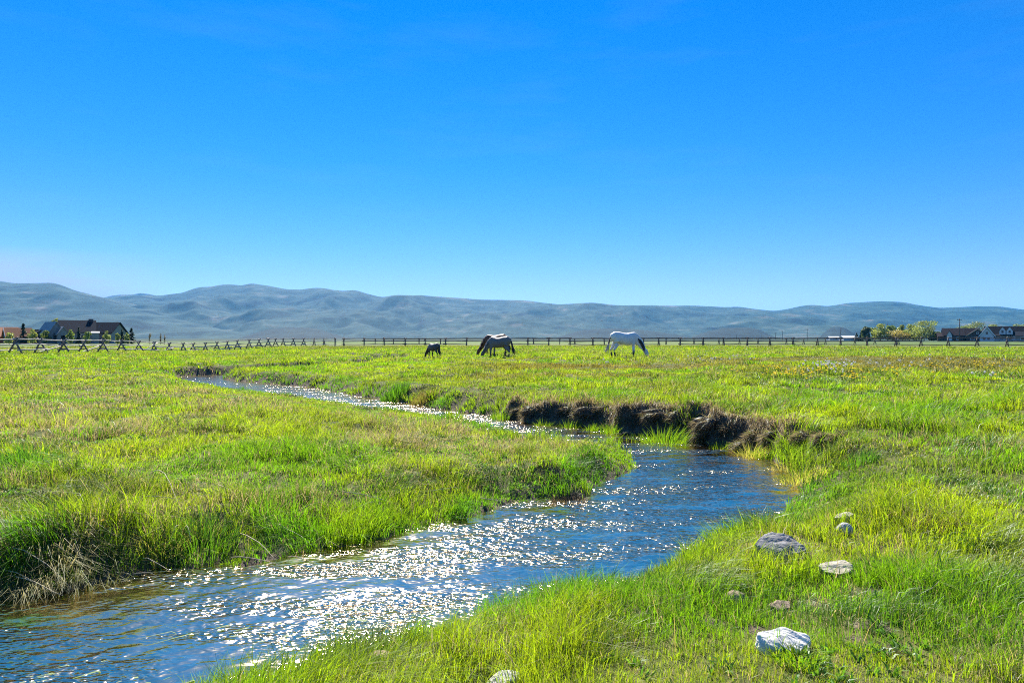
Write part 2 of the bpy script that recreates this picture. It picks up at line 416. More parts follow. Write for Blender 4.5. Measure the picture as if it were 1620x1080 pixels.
wme = mesh_np('water', np.stack([wx, wy, wz], 1), remap[q[fq]], None, None, True)
def weedmask(x, y):
    return sm(.40, .56, fbm((x * ca + y * sa) / 1.1, (-x * sa + y * ca) / .34, 15, 3)) * sm(5.0, 4.5, y - .42 * (x + 2)) * sm(-1.1, -2.0, x)
av = wme.attributes.new('calm', 'FLOAT', 'POINT'); av.data.foreach_set('value', np.clip(weedmask(wx, wy) + .45 * sm(16, 22, wy) + .35 * sm(-1.6, -3, wx) * sm(8, 6, wy), 0, 1).astype(np.float32))
wm, t, out = newmat('water')
geo = t.node('ShaderNodeNewGeometry')
mp = t.node('ShaderNodeMapping'); mp.inputs['Rotation'].default_value = (0, 0, R(-28)); mp.inputs['Scale'].default_value = (1, 1.9, 1)
t.link(geo.outputs['Position'], mp.inputs[0])
na = t.node('ShaderNodeTexNoise', i_Scale=7., i_Detail=2., i_Roughness=.45, i_Distortion=.5); t.link(mp.outputs[0], na.inputs['Vector'])
nbb = t.node('ShaderNodeTexNoise', i_Scale=17., i_Detail=0., i_Roughness=.4, i_Distortion=.4); t.link(mp.outputs[0], nbb.inputs['Vector'])
# riffles and smooth tongues: the ripples are stronger in long streaks
mps = t.node('ShaderNodeMapping'); mps.inputs['Rotation'].default_value = (0, 0, R(-28)); mps.inputs['Scale'].default_value = (.5, 1.7, 1)
t.link(geo.outputs['Position'], mps.inputs[0])
ns = t.node('ShaderNodeTexNoise', i_Scale=1.3, i_Detail=3.); t.link(mps.outputs[0], ns.inputs['Vector'])
rs = t.node('ShaderNodeMapRange', i_1=.40, i_2=.64, i_3=.12, i_4=.95); t.link(ns.outputs[0], rs.inputs[0])
calm = t.node('ShaderNodeAttribute', attribute_name='calm'); cinv = t.node('ShaderNodeMath', operation='MULTIPLY_ADD'); t.link(calm.outputs['Fac'], cinv.inputs[0]); cinv.inputs[1].default_value = -.82; cinv.inputs[2].default_value = 1
rsm = t.node('ShaderNodeMath', operation='MULTIPLY'); t.link(rs.outputs[0], rsm.inputs[0]); t.link(cinv.outputs[0], rsm.inputs[1]); rs = rsm
b1 = t.node('ShaderNodeBump', i_Distance=.06); t.link(na.outputs[0], b1.inputs['Height']); t.link(rs.outputs[0], b1.inputs['Strength'])
b2 = t.node('ShaderNodeBump', i_Distance=.026); t.link(nbb.outputs[0], b2.inputs['Height']); t.link(rs.outputs[0], b2.inputs['Strength']); t.link(b1.outputs[0], b2.inputs['Normal'])
fr = t.node('ShaderNodeFresnel', i_IOR=1.34); t.link(b2.outputs[0], fr.inputs['Normal'])
trn = t.node('ShaderNodeBsdfTransparent'); trn.inputs[0].default_value = (.78, .88, .84, 1)
gl = t.node('ShaderNodeBsdfGlossy'); gl.inputs['Roughness'].default_value = .10; t.link(b2.outputs[0], gl.inputs['Normal'])
gl.inputs[0].default_value = (.76, .61, .43, 1)
mx = t.node('ShaderNodeMixShader'); silt = t.node('ShaderNodeBsdfDiffuse'); silt.inputs[0].default_value = (.52, .54, .42, 1)
ms = t.node('ShaderNodeMixShader'); ms.inputs[0].default_value = .38; t.link(trn.outputs[0], ms.inputs[1]); t.link(silt.outputs[0], ms.inputs[2])
t.link(fr.outputs[0], mx.inputs[0]); t.link(ms.outputs[0], mx.inputs[1]); t.link(gl.outputs[0], mx.inputs[2])
t.link(mx.outputs[0], out.inputs[0])
pa = np.linspace(0, 2 * PI, 40, endpoint=False); pr_ = 1 + .25 * np.sin(pa * 3 + 1) + .12 * np.sin(pa * 7)
pz = gz(-5.97, 43.6) + .06
pv_ = np.concatenate([[(-5.97, 43.6, pz)], np.stack([-5.97 + .85 * pr_ * np.cos(pa), 43.6 + .9 * pr_ * np.sin(pa), np.full(40, pz)], 1)])
tag(obj('pool', mesh_np('pool', pv_, None, [(0, 1 + k, 1 + (k + 1) % 40) for k in range(40)]), wm), 'small pool of water in front of the small dark horse', kind='structure')
tag(obj('water', wme, wm), 'rippling water of the creek winding through the meadow', kind='structure')

# ------------------------------------------------------------------ grass
def blades(x, y, z, h, lean, az, wd, col, curl=.45):
    """five-vertex blades: base pair, middle pair, tip. lean = sideways reach / height"""
    n = len(x)
    dx, dy = np.cos(az), np.sin(az)
    wa = rng.uniform(0, 2 * PI, n)
    sxx, syy = np.cos(wa) * wd * .5, np.sin(wa) * wd * .5
    hm = h * .55; lm = lean * h * .55 * curl; lt_ = lean * h
    cl = np.sqrt(np.maximum(.25, 1 - .35 * lean ** 2))
    mxp = x + dx * lm; myp = y + dy * lm; mzp = z + hm
    txp = x + dx * lt_; typ = y + dy * lt_; tzp = z + h * cl
    V = np.empty((n, 5, 3), np.float32)
    V[:, 0] = np.stack([x - sxx, y - syy, z - .02], 1); V[:, 1] = np.stack([x + sxx, y + syy, z - .02], 1)
    V[:, 2] = np.stack([mxp + sxx * .8, myp + syy * .8, mzp], 1); V[:, 3] = np.stack([mxp - sxx * .8, myp - syy * .8, mzp], 1)
    V[:, 4] = np.stack([txp, typ, tzp], 1)
    k = np.arange(n)[:, None] * 5
    return V.reshape(-1, 3), k + np.array([[0, 1, 2, 3]]), k + np.array([[3, 2, 4]]), np.repeat(col, 5, axis=0)

LUSH = np.array((.10, .26, .010)); YEL = np.array((.235, .335, .013)); OLIVE = np.array((.145, .185, .034))
STRAW = np.array((.48, .40, .18)); BROWN = np.array((.25, .175, .085)); DEEP = np.array((.035, .085, .016))
def mixc(a, b, t): return a + (b - a) * t[:, None]

rocks_clear = []        # (x, y, r) kept free of grass, filled below
ROCKS = [  # px0, px1, ybase, ytop, kind, colour key, label
    (1203, 1294, 1038, 994, 'angular', 'white', 'white angular boulder with a sharp top edge in the lower right grass', .62),
    (1200, 1286, 893, 848, 'slab', 'grey', 'dark grey pitted flat boulder, largest stone on the right bank', .7),
    (1204, 1237, 896, 881, 'round', 'tan', 'small tan cobble tucked under the grey pitted boulder', .6),
    (1299, 1364, 917, 890, 'slab', 'cream', 'long cream stone lying low right of the grey pitted boulder', .5),
    (1322, 1360, 829, 816, 'slab', 'cream', 'flat pale stone perched on top of a second stone near the bend', .6),
    (1328, 1354, 846, 828, 'round', 'pale', 'round greyish stone under the flat pale stone near the bend', .8),
    (1442, 1466, 810, 799, 'slab', 'white', 'little white stone among dry grass far right of the creek bend', .7),
    (1148, 1187, 958, 938, 'round', 'tan', 'rounded tan stone half sunk left of the white angular boulder', .7),
    (1218, 1256, 967, 956, 'slab', 'tan', 'thin tan stone just behind the white angular boulder', .6),
    (577, 624, 1050, 1029, 'round', 'pink', 'oval pinkish brown stone at the bottom edge of the near bank', .7),
    (764, 828, 1092, 1068, 'angular', 'pale', 'pale grey stone cut off by the bottom edge of the photo', .6),
    (1197, 1219, 850, 839, 'round', 'tan', 'tiny beige stone beside the tall grass above the grey pitted boulder', .7),
    (636, 664, 997, 984, 'round', 'tan', 'beige stone at the water edge behind the pinkish oval stone', .7),
    (806, 820, 976, 965, 'round', 'pink', 'tiny pinkish stone in grass in the middle of the near bank', .7),
    (1380, 1398, 944, 934, 'angular', 'dark', 'small dark stone in bare soil right of the long cream stone', .7),
]
for rk in ROCKS:
    x, y, z = on_ground((rk[0] + rk[1]) / 2, rk[2]); rocks_clear.append((x, y, (rk[1] - rk[0]) / F * y * .5))
BARE = [(1425, 893, .22), (1372, 938, .20), (1392, 992, .17), (1415, 1030, .13), (1290, 955, .14), (745, 1015, .18), (1185, 1000, .14), (910, 985, .15),
        (1290, 862, .12), (1340, 905, .1), (1000, 968, .12), (1315, 708, .3), (1480, 690, .16), (1545, 940, .14), (1130, 985, .12), (1350, 1010, .12), (835, 1010, .12), (1240, 905, .1), (1500, 795, .15), (620, 1060, .1), (330, 735, .16), (180, 745, .2), (430, 770, .14)]
bare_w = []
for px, py, r in BARE:
    x, y, z = on_ground(px, py); bare_w.append((x, y, r * .8))

def field(n_k, r0, r1, half):
    """random points with density falling with distance"""
    pass

SOIL = np.zeros(GX.shape)
for cx, cy_, cr in bare_w:
    SOIL = np.maximum(SOIL, sm(cr * 1.1, cr * .5, np.hypot(GX - cx, (GY - cy_) * 1.2) + (vnoise(GX * 9, GY * 9, 4) - .5) * .15))
a_ = tme.attributes.new('soil', 'FLOAT', 'POINT'); a_.data.foreach_set('value', SOIL.astype(np.float32).ravel())
BL = []     # collected blade batches for meadow grass / dry grass / bank grass
def scatter(r0, r1, rho, seed, half=R(42.5)):
    g = np.random.default_rng(seed)
    n = int(rho * half * (r1 * r1 - r0 * r0))
    r = np.sqrt(g.uniform(r0 * r0, r1 * r1, n)); a = g.uniform(-half, half, n)
    return r * np.sin(a), r * np.cos(a), g

green_batches, dry_batches, bank_batches = [], [], []
NB = 12
edges = np.exp(np.linspace(math.log(1.5), math.log(112), 36))
for ei in range(len(edges) - 1):
    r0, r1 = edges[ei], edges[ei + 1]; rm = (r0 + r1) / 2
    rho_b = (6000 if rm > 2.3 else 3200) * min(1, (5 / rm)) ** 1.62
    nb = NB
    tx, ty, g = scatter(r0, r1, rho_b / nb, 100 + ei, R(62) if r1 < 7 else R(53) if r1 < 18 else R(46))
    s = psample(SD, tx, ty); bwv = psample(BW, tx, ty); zz = psample(Z, tx, ty); mz = psample(MZ, tx, ty)
    ok = s > .06
    rel = np.clip((zz - WZ) / np.maximum(mz - WZ, .1), 0, 1)
    ok &= ~((bwv < .42) & (s < bwv * np.where(tx < .5, .3, .8)) & (g.uniform(0, 1, len(tx)) < np.where(tx < .5, .5, np.where(fbm(tx / .6, ty / .6, 161, 2) > .52, .45, .92))) & ((ty > 10) | (tx < .5)))          # cut faces stay nearly bare
    for cx, cy_, cr in rocks_clear: ok &= np.hypot(tx - cx, ty - cy_ - cr * .5) > max(cr * .72, min(cr * 1.5, .085))
    for cx, cy_, cr in bare_w:
        ok &= (np.hypot(tx - cx, (ty - cy_) * 1.2) + (vnoise(tx * 9, ty * 9, 4) - .5) * .15 > cr) | (g.uniform(0, 1, len(tx)) < .08)
    bare = fbm(tx / .8, ty / .8, 61, 3)
    ok &= (bare > .28) | (g.uniform(0, 1, len(tx)) < .55)
    tx, ty, s, bwv, zz, mz, rel = [a[ok] for a in (tx, ty, s, bwv, zz, mz, rel)]
    n = len(tx)
    big = fbm(tx / 3.1, ty / 3.1, 71, 3); mid = fbm(tx / .9, ty / .9, 81, 3); sml = fbm(tx / .32, ty / .32, 85, 2)
    near_side = (s < 4) & (ty < 9) & (tx > -3)
    leftm = (ty < 34) & (tx < np.interp(ty, [4, 8, 12, 14, 20, 34], [-2, 0, 2.1, 1, -2.5, -16]))
    # height field
    base_h = np.where(leftm, .115, np.where(ty < 10, .085, .12))
    h = base_h * (.40 + 1.35 * sm(.32, .68, mid)) * (.7 + .6 * sm(.3, .7, big)) * (.55 + .9 * sml) * g.uniform(.75, 1.3, n)
    lf = sm(.8, 0, np.abs(tx + 4.6) - 1.2) * sm(11.5, 6.5, ty) * leftm         # tall stand on the near left
    h = h * (1 + .55 * lf)
    lushb = sm(.95, .1, s) * np.where(leftm, .9, .8)
    lushb = np.where((bwv < .42) & ~leftm, lushb * .2, lushb)
    h = h * (1 + np.where(leftm & (ty < 9), .2, .55) * lushb)
    h = np.where(leftm & (ty > 11.5) & (s < 2.6), h * .6, h)
    h = np.clip(h, .04 + .0022 * min(rm, 20), .55)
    # colour field
    lush = np.clip(sm(.45, .62, fbm(tx / 1.4, ty / 1.4, 91, 3)) * .75 + lushb * .6, 0, 1)
    c = mixc(np.tile(YEL, (n, 1)), np.tile(LUSH, (n, 1)), lush)
    ol = sm(.5, .68, fbm(tx / 2.3, ty / 2.3, 95, 3)) * .55
    c = mixc(c, np.tile(OLIVE, (n, 1)), ol * (1 - lushb * .7))
    band = sm(23, 27, ty) * sm(46, 39, ty) * np.maximum(sm(.42, .58, fbm(tx / 7., ty / 3.2, 97, 3)) * sm(-6, 2, tx), .85 * sm(6, 12, tx) * sm(.33, .47, fbm(tx / 5., ty / 2.5, 96, 3)))
    c = mixc(c, np.tile(np.array((.155, .125, .04)), (n, 1)), band * .85)
    h = h * (1 - .35 * band)
    fb = sm(40, 90, ty) * sm(.42, .6, fbm(tx / 22., ty / 7., 98, 3))
    c = mixc(c, np.tile(OLIVE, (n, 1)), fb * .8)
    ctop = (bwv < .42) & ~leftm & (s < 1.2)                                       # dry lip of the cut bank
    dryp = .12 + .10 * leftm + .28 * sm(.5, .7, fbm(tx / 1.1, ty / 1.1, 99, 3)) + .42 * leftm * sm(9, 12, ty) * sm(27, 20, ty) * sm(.36, .58, fbm(tx / 2.2, ty / 1.6, 105, 3))
    dryp = dryp * (1 - .8 * lushb); dryp = np.where(ctop, .75 * sm(1.2, .3, s), dryp)
    # expand to blades
    rep = np.repeat(np.arange(n), nb); N = n * nb
    tr = (.035 + .035 * g.uniform(0, 1, N)) * (1 + rm / 14) * np.sqrt(g.uniform(0, 1, N)); ta = g.uniform(0, 2 * PI, N)
    bx, by = tx[rep] + tr * np.cos(ta), ty[rep] + tr * np.sin(ta)
    bz = psample(Z, bx, by)
    bh = h[rep] * g.uniform(.45, 1.2, N)
    lean = np.abs(g.normal(.34, .26, N)) + .28 * tr / (.07 * (1 + rm / 14)); az = ta + g.normal(0, .7, N)
    la = 2 * PI * 1.6 * fbm(tx / 1.3, ty / 1.3, 141, 2) + g.normal(0, .5, n); lm_ = .95 * sm(.40, .68, fbm(tx / .7, ty / .7, 151, 2)) + .12      # laid over in swirls
    vx = np.cos(az) * lean + (np.cos(la) * lm_)[rep]; vy = np.sin(az) * lean + (np.sin(la) * lm_)[rep]
    lean = np.clip(np.hypot(vx, vy), 0, 1.5); az = np.arctan2(vy, vx)
    wd = np.clip(.0046 * (max(rm, 3.2) / 5) ** .85, .003, .05) * g.uniform(.6, 1.3, N)
    wd = wd * np.where(g.uniform(0, 1, N) < .08, 1.9, 1.0)
    bc = (c * g.uniform(.7, 1.3, (n, 1)))[rep] * g.uniform(.72, 1.25, (N, 1)) * (1 + g.normal(0, .05, (N, 3)))
    isdry = g.uniform(0, 1, N) < dryp[rep]
    bank = (s[rep] < .55) & ~isdry & (rm < 40)
    okb = psample(SD, bx, by) > .02
    for sel, dst in ((~isdry & ~bank & okb, green_batches), (bank & okb, bank_batches)):
        if sel.any():
            dst.append(blades(bx[sel], by[sel], bz[sel], bh[sel], lean[sel], az[sel], wd[sel], np.clip(bc[sel], .004, 1)))
    sel = isdry & okb
    if sel.any():
        k = sel.sum(); dcol = mixc(np.tile(STRAW, (k, 1)), np.tile(BROWN, (k, 1)), g.uniform(0, 1, k) * np.where(ctop[rep][sel], 1, .32)) * g.uniform(.6, 1.15, (k, 1))
        dry_batches.append(blades(bx[sel], by[sel], bz[sel], bh[sel] * g.uniform(.7, 1.15, k), lean[sel] + np.abs(g.normal(.35, .4, k)), g.uniform(0, 2 * PI, k), wd[sel] * .75, dcol))

def join(batches, name, mat):
    Vs, Qs, Ts, Cs = [], [], [], []; o = 0
    for v, q_, t_, c_ in batches:
        Vs.append(v); Qs.append(q_ + o); Ts.append(t_ + o); Cs.append(c_); o += len(v)
    return obj(name, mesh_np(name, np.concatenate(Vs), np.concatenate(Qs), np.concatenate(Ts), np.concatenate(Cs)), mat)
M_GRASS = leafmat('grass_blade', trans=.64, gloss=.03, rough=.45, tint=(1.35, 1.27, .6))
M_DRY = leafmat('dry_blade', trans=.6, gloss=.04, rough=.5, tint=(1.05, 1, .85))

# hanging roots and dry sod over the cut bank
def edge_pts(E, step):
    a = np.zeros(len(E)); a[1:] = np.cumsum(np.hypot(np.diff(E[:, 0]), np.diff(E[:, 1])))
    u = np.arange(0, a[-1], step)
    return np.interp(u, a, E[:, 0]), np.interp(u, a, E[:, 1]), np.interp(u, a, E[:, 2]), u
fr_b = []
ex, ey, eb, eu = edge_pts(RE, .012)
selc = (eb < .40) & (ey > 10.5) & (ey < 24)
ex2, ey2, eb2, eu2 = edge_pts(LE, .012)
sell = (eb2 < .5) & (ey2 < 9.2) & (ey2 > 3)
for X_, Y_, B_, U_, side, dens, keepf in ((ex[selc], ey[selc], eb[selc], eu[selc], -1, 9, 1), (ex2[sell], ey2[sell], eb2[sell], eu2[sell], 1, 3, .5)):
    g = np.random.default_rng(77 + side)
    tgx, tgy = np.gradient(X_), np.gradient(Y_); l = np.hypot(tgx, tgy) + 1e-9; nx, ny = -tgy / l * side, tgx / l * side   # outward to land
    for k in range(dens):
        m_ = g.uniform(0, 1, len(X_)) < keepf
        off = (B_ * g.uniform(.35, 1.25, len(X_)))
        px, py = X_ + nx * off, Y_ + ny * off
        m_ &= (fbm(U_ / .25, U_ * 0 + k * .2, 130 + k, 2) > .38) & (psample(SD, px, py) > .03)
        px, py = px[m_], py[m_]; n = len(px)
        pz = psample(Z, px, py) + .015
        h = g.uniform(.03, .14, n) * (.6 + .9 * (fbm(U_[m_] / .5, U_[m_] * 0, 170, 2))); az = np.arctan2(-ny[m_], -nx[m_]) + g.normal(0, 1.0, n)
        col = mixc(np.tile(np.array((.17, .125, .09)), (n, 1)), np.tile(STRAW, (n, 1)), g.uniform(0, 1, n) ** 1.6 * .7) * g.uniform(.7, 1.6, (n, 1))
        v, q_, t_, c_ = blades(px, py, pz, h, np.full(n, .75), az, np.full(n, .007 if side < 0 else .004) * g.uniform(.6, 1.5, n), col)
        v = v.reshape(-1, 5, 3)
        drop = g.uniform(-.3, 1.3, n)
        v[:, 2:4, 2] = (pz + .018 + h * g.uniform(.05, .4, n))[:, None]; v[:, 4, 2] = pz - h * drop
        fr_b.append((v.reshape(-1, 3), q_, t_, c_))
tag(join(fr_b, 'sod_fringe', M_DRY), 'brown matted roots and dead grass hanging over the cut bank', 'grass', kind='stuff')
tag(join(green_batches, 'meadow_grass', M_GRASS), 'green spring grass covering the whole meadow', 'grass', kind='stuff')
tag(join(bank_batches, 'bank_grass', M_GRASS), 'lush taller grass along the water edges', 'grass', kind='stuff')
tag(join(dry_batches, 'dry_grass', M_DRY), 'straw coloured dead grass mixed through the meadow', 'grass', kind='stuff')

def rosettes(name, label, n, r0, r1, seed, leaves, h, wd, lean, cols, mask=None, cat='weeds'):
    x, y, g = scatter(r0, r1, n / (R(42.5) * (r1 * r1 - r0 * r0)), seed)
    k = (psample(SD, x, y) > .25) & (fbm(x / 1.6, y / 1.6, seed, 3) > .5)
    x, y = x[k], y[k]; rep_ = np.repeat(np.arange(len(x)), leaves); N = len(rep_)
    bx, by = x[rep_] + g.normal(0, .012, N), y[rep_] + g.normal(0, .012, N)
    c = mixc(np.tile(cols[0], (N, 1)), np.tile(cols[1], (N, 1)), g.uniform(0, 1, N)) * g.uniform(.75, 1.25, (N, 1))
    v, q_, t_, c_ = blades(bx, by, psample(Z, bx, by), h * g.uniform(.5, 1.2, N), np.abs(g.normal(lean, lean * .4, N)), g.uniform(0, 2 * PI, N), wd * g.uniform(.6, 1.3, N), c, curl=.8)
    v = v.reshape(-1, 5, 3); mid_ = (v[:, 2] + v[:, 3]) / 2
    tag(obj(name, mesh_np(name, v.reshape(-1, 3), q_, t_, c_), M_GRASS), label, cat, kind='stuff')
rosettes('broadleaf_weeds', 'low broad leaved weeds and clover among the near grass', 5600, 2.2, 13, 611, 9, .065, .017, 1.1, (np.array((.07, .21, .02)), np.array((.14, .27, .03))))
rosettes('seed_stems', 'thin dry seed stems standing above the near grass', 1500, 2.6, 18, 623, 2, .26, .0028, .35, (STRAW, STRAW * .6), cat='dry stems')

# ------------------------------------------------------------------ single grass clumps that stand out
def clump(px, py, label, n=220, r=.16, h=.32, cols=(LUSH, YEL), wd=.006, lean=.45, cat='grass clump', xyz=None, droop=False, seed=0, mat=None):
    g = np.random.default_rng(500 + seed + int(px))
    x, y, z = xyz or on_ground(px, py)
    a = g.uniform(0, 2 * PI, n); rr = r * np.sqrt(g.uniform(0, 1, n))
    bx, by = rr * np.cos(a), rr * np.sin(a)
    bz = psample(Z, x + bx, y + by) - z
    hh = h * g.uniform(.45, 1.1, n) * (1 - .35 * rr / r)
    c = mixc(np.tile(cols[0], (n, 1)), np.tile(cols[1], (n, 1)), g.uniform(0, 1, n)) * g.uniform(.75, 1.25, (n, 1))
    v, q_, t_, c_ = blades(bx, by, bz, hh, np.abs(g.normal(lean, .25, n)) * (.4 + rr / r), a + g.normal(0, .5, n), wd * g.uniform(.7, 1.3, n), c)
    if droop:
        vv = v.reshape(-1, 5, 3); vv[:, 4, 2] = bz + hh * g.uniform(-.2, .7, n); v = vv.reshape(-1, 3)
    o = obj('grass_clump', mesh_np('grass_clump', v, q_, t_, c_), mat or M_GRASS, loc=(x, y, z))
    return tag(o, label, cat)
def wpt(px, py, z=WZ):
    x, y = unp(px, py, z); return (x, y, gz(x, y))
clump(1045, 684, 'tall bright green reed clump growing at the foot of the cut bank', 520, .42, .62, (LUSH * 1.2, YEL), .011, .5, xyz=wpt(1050, 700))
clump(1010, 684, 'shorter green reed clump touching the tall bright one under the cut bank', 360, .4, .42, (LUSH * 1.1, YEL), .011, .5, xyz=wpt(1005, 696))
clump(900, 668, 'small green tuft in front of the left end of the cut bank', 160, .28, .36, (LUSH, YEL), .011, .5, xyz=wpt(900, 676))
clump(1185, 705, 'round tuft of green and dead grass fallen from the cut bank near the bend', 420, .26, .42, (YEL, STRAW), .008, .7, xyz=wpt(1186, 722))
clump(625, 640, 'dense dark green round tuft at the far bank of the narrow reach', 420, .45, .55, (DEEP * 1.3, LUSH), .016, .35, xyz=wpt(625, 634))
clump(668, 645, 'dull brownish tuft right of the dense dark green tuft', 300, .35, .45, (BROWN * .8, OLIVE), .014, .4, xyz=wpt(668, 640))
clump(718, 662, 'green tuft on the near edge where the narrow reach is hidden', 220, .28, .34, (LUSH, YEL), .012, .35)
clump(832, 722, 'dark spiky tuft standing alone on the inner bend', 200, .15, .26, (DEEP * 1.4, OLIVE), .007, .45)
clump(792, 700, 'smaller dark tuft left of the spiky one on the inner bend', 160, .14, .24, (DEEP * 1.4, LUSH), .008, .45)
clump(40, 740, 'tall broad bladed green tuft at the left edge of the picture', 420, .42, .42, (DEEP * 1.6, LUSH), .010, .45)
clump(130, 752, 'tall green tuft right of the one at the left picture edge', 260, .3, .34, (LUSH, YEL), .009, .5)
clump(320, 868, 'dark green tuft arching over the water on the left bank', 420, .3, .36, (DEEP * 1.2, LUSH), .006, .7)
clump(255, 872, 'mixed green and straw tuft at the undercut left bank', 300, .22, .3, (LUSH, STRAW * .8), .005, .7)
clump(60, 880, 'big tangle of grey dead grass hanging over the undercut left corner', 1500, .45, .34, (OLIVE, STRAW + .06), .0045, 1.0, droop=True, mat=M_DRY)
clump(130, 905, 'drooping grey green tangle reaching the water by the left corner', 500, .34, .26, (STRAW * .5, OLIVE), .0045, 1.1, droop=True, mat=M_DRY)
clump(1270, 760, 'pale bleached sedge clump leaning into the water at the right bend', 420, .34, .30, (STRAW * .9, YEL * 1.1), .006, 1.0, xyz=wpt(1268, 764))
clump(1258, 745, 'second bleached sedge clump behind the first at the right bend', 300, .3, .28, (STRAW * .9, OLIVE), .007, 1.0, xyz=wpt(1250, 744))
clump(1470, 830, 'dry tan tussock behind the bare soil right of the stones', 420, .26, .24, (STRAW * .8, OLIVE), .005, .75)
clump(1435, 822, 'olive tussock beside the dry tan one', 320, .22, .22, (OLIVE, LUSH), .005, .6)
clump(1340, 705, 'grassy hummock with a dark hollow above the right bend', 300, .3, .26, (LUSH, OLIVE), .007, .6)
clump(1360, 735, 'dark green tuft right of the bend', 260, .24, .26, (DEEP * 1.5, LUSH), .007, .5)
clump(470, 690, 'dark little tuft in the straw coloured middle of the left meadow', 220, .2, .25, (DEEP * 1.4, OLIVE), .010, .5)
clump(1550, 860, 'broad leafy green clump at the right edge of the near bank', 320, .2, .14, (LUSH, DEEP * 1.8), .014, .9)
clump(1265, 1048, 'leafy green clump in front of the white angular boulder', 260, .13, .10, (LUSH, YEL), .009, .9)
clump(1235, 1035, 'upright grass blades crossing in front of the white angular boulder', 45, .12, .17, (LUSH, YEL), .005, .5)
clump(1415, 1040, 'dug up brown clod of roots in the lower right grass', 300, .07, .05, (BROWN, BROWN * .5), .004, 1.1, cat='clod', mat=M_DRY)
clump(1420, 900, 'dark clod of soil with dead grass on the right bank', 260, .13, .08, (BROWN * .4, BROWN * .9), .005, 1.0, cat='clod', mat=M_DRY)
clump(895, 800, 'dark earth clod slumped into the water at the inner bend', 420, .24, .16, (BROWN * .35, BROWN * .8), .007, 1.1, cat='clod', xyz=wpt(900, 795), mat=M_DRY)
clump(305, 862, 'bleached mat of dead reeds on the left bank by the water', 60, .25, .3, (STRAW, STRAW * .7), .004, 1.4, mat=M_DRY)

EARTH = np.array((.15, .115, .085))
for k, (cpx, cpy, cr, ch) in enumerate([(1085, 690, .26, .4), (1140, 706, .2, .3), (965, 682, .22, .34), (935, 678, .16, .3), (860, 670, .2, .32), (1215, 722, .2, .34), (790, 660, .25, .36), (1225, 700, .15, .24)]):
    clump(cpx, cpy, 'green sedge tuft rooted along the foot of the cut bank', 200, cr, ch, (LUSH, YEL), .009, .5, xyz=wpt(cpx, cpy + 3), seed=k)['group'] = 'sedge tufts under the cut bank'
def sod(px, py, r, lift, label, seed, squash=.8):
    # a slumped lump of turf: a rounded clod bristling with short dead roots and grass
    g = np.random.default_rng(3000 + seed)
    Yd = np.exp(np.linspace(math.log(8), math.log(26), 1500)); Xd = (px - 810) / F * Yd
    zr = CAMZ - (py - HOR) / F * Yd; k = np.argmax(zr <= np.maximum(psample(Z, Xd, Yd), WZ) + .05)
    x, y, z = float(Xd[k]), float(Yd[k]) + r * .62, float(zr[k]) - r * .2
    bm = bmesh.new(); bmesh.ops.create_icosphere(bm, subdivisions=4, radius=1); Vs = np.array([v.co for v in bm.verts])
    T_ = np.array([[v.index for v in f.verts] for f in bm.faces]); bm.free()
    nz_ = fbm(Vs[:, 0] * 1.7 + 30 + seed, Vs[:, 1] * 1.7 + Vs[:, 2] * 1.3 + 30, seed, 3)
    rad = r * g.uniform(.6, 1.0) * (.45 + 1.1 * nz_)[:, None]; Vs = Vs * rad * np.array([g.uniform(1.0, 1.7), .9, squash * g.uniform(.65, 1)])
    n = 1500; d = g.normal(size=(n, 3)); d[:, 2] = np.abs(d[:, 2]) * .9 - .35; d[:, 1] -= .25; d /= np.linalg.norm(d, axis=1, keepdims=True)
    kk = g.integers(0, len(Vs), n); base = Vs[kk]; nn = base / np.linalg.norm(base, axis=1, keepdims=True)
    L = g.uniform(.04, .22, n); tip = base + nn * L[:, None] * .7 + g.normal(0, .03, (n, 3)) - np.array([0, 0, 1]) * (L * g.uniform(0, .9, n))[:, None]
    sd_ = np.cross(nn, g.normal(size=(n, 3))); sd_ /= np.linalg.norm(sd_, axis=1, keepdims=True) + 1e-9; sd_ *= g.uniform(.003, .007, n)[:, None]
    TV = np.stack([base - sd_, base + sd_, tip], 1).reshape(-1, 3); o0 = len(Vs)
    green = g.uniform(0, 1, n) < .12 + .3 * (nn[:, 2] > .5)
    tc_ = mixc(np.tile(EARTH, (n, 1)), np.tile(STRAW * .8, (n, 1)), g.uniform(0, 1, n) ** 2.0) * g.uniform(.6, 1.5, (n, 1)); tc_[green] = OLIVE
    cc = np.concatenate([np.tile(EARTH * .6, (len(Vs), 1)) * (.6 + .9 * nz_)[:, None], np.repeat(tc_, 3, 0)])
    o = obj('sod_clod', mesh_np('sod_clod', np.concatenate([Vs, TV]), None, np.concatenate([T_, np.arange(n * 3).reshape(-1, 3) + o0]), cc), M_DRY, loc=(x, y, z))
    return tag(o, label, 'clod', 'sod clods along the cut bank')
SODS = [(822, 650, .18, 0), (846, 650, .2, 0), (868, 648, .2, 0), (905, 648, .24, 0), (936, 651, .24, 0), (962, 645, .26, 0), (990, 646, .28, 0), (1020, 650, .28, 0), (1052, 654, .22, 0), (1078, 660, .22, 0), (1104, 664, .26, 0),
        (1136, 668, .27, 0), (1160, 676, .26, 0), (1200, 688, .22, 0), (1228, 690, .22, 0), (1256, 692, .20, 0), (1282, 690, .15, 0), (1310, 692, .13, 0), (1335, 690, .12, 0), (1184, 706, .22, 0), (1120, 684, .2, 0), (1000, 668, .2, 0)]
for k, (px, py, r, lf_) in enumerate(SODS):
    sod(px, py, r, lf_, 'shaggy brown lump of sod slumping from the lip of the cut bank', k)

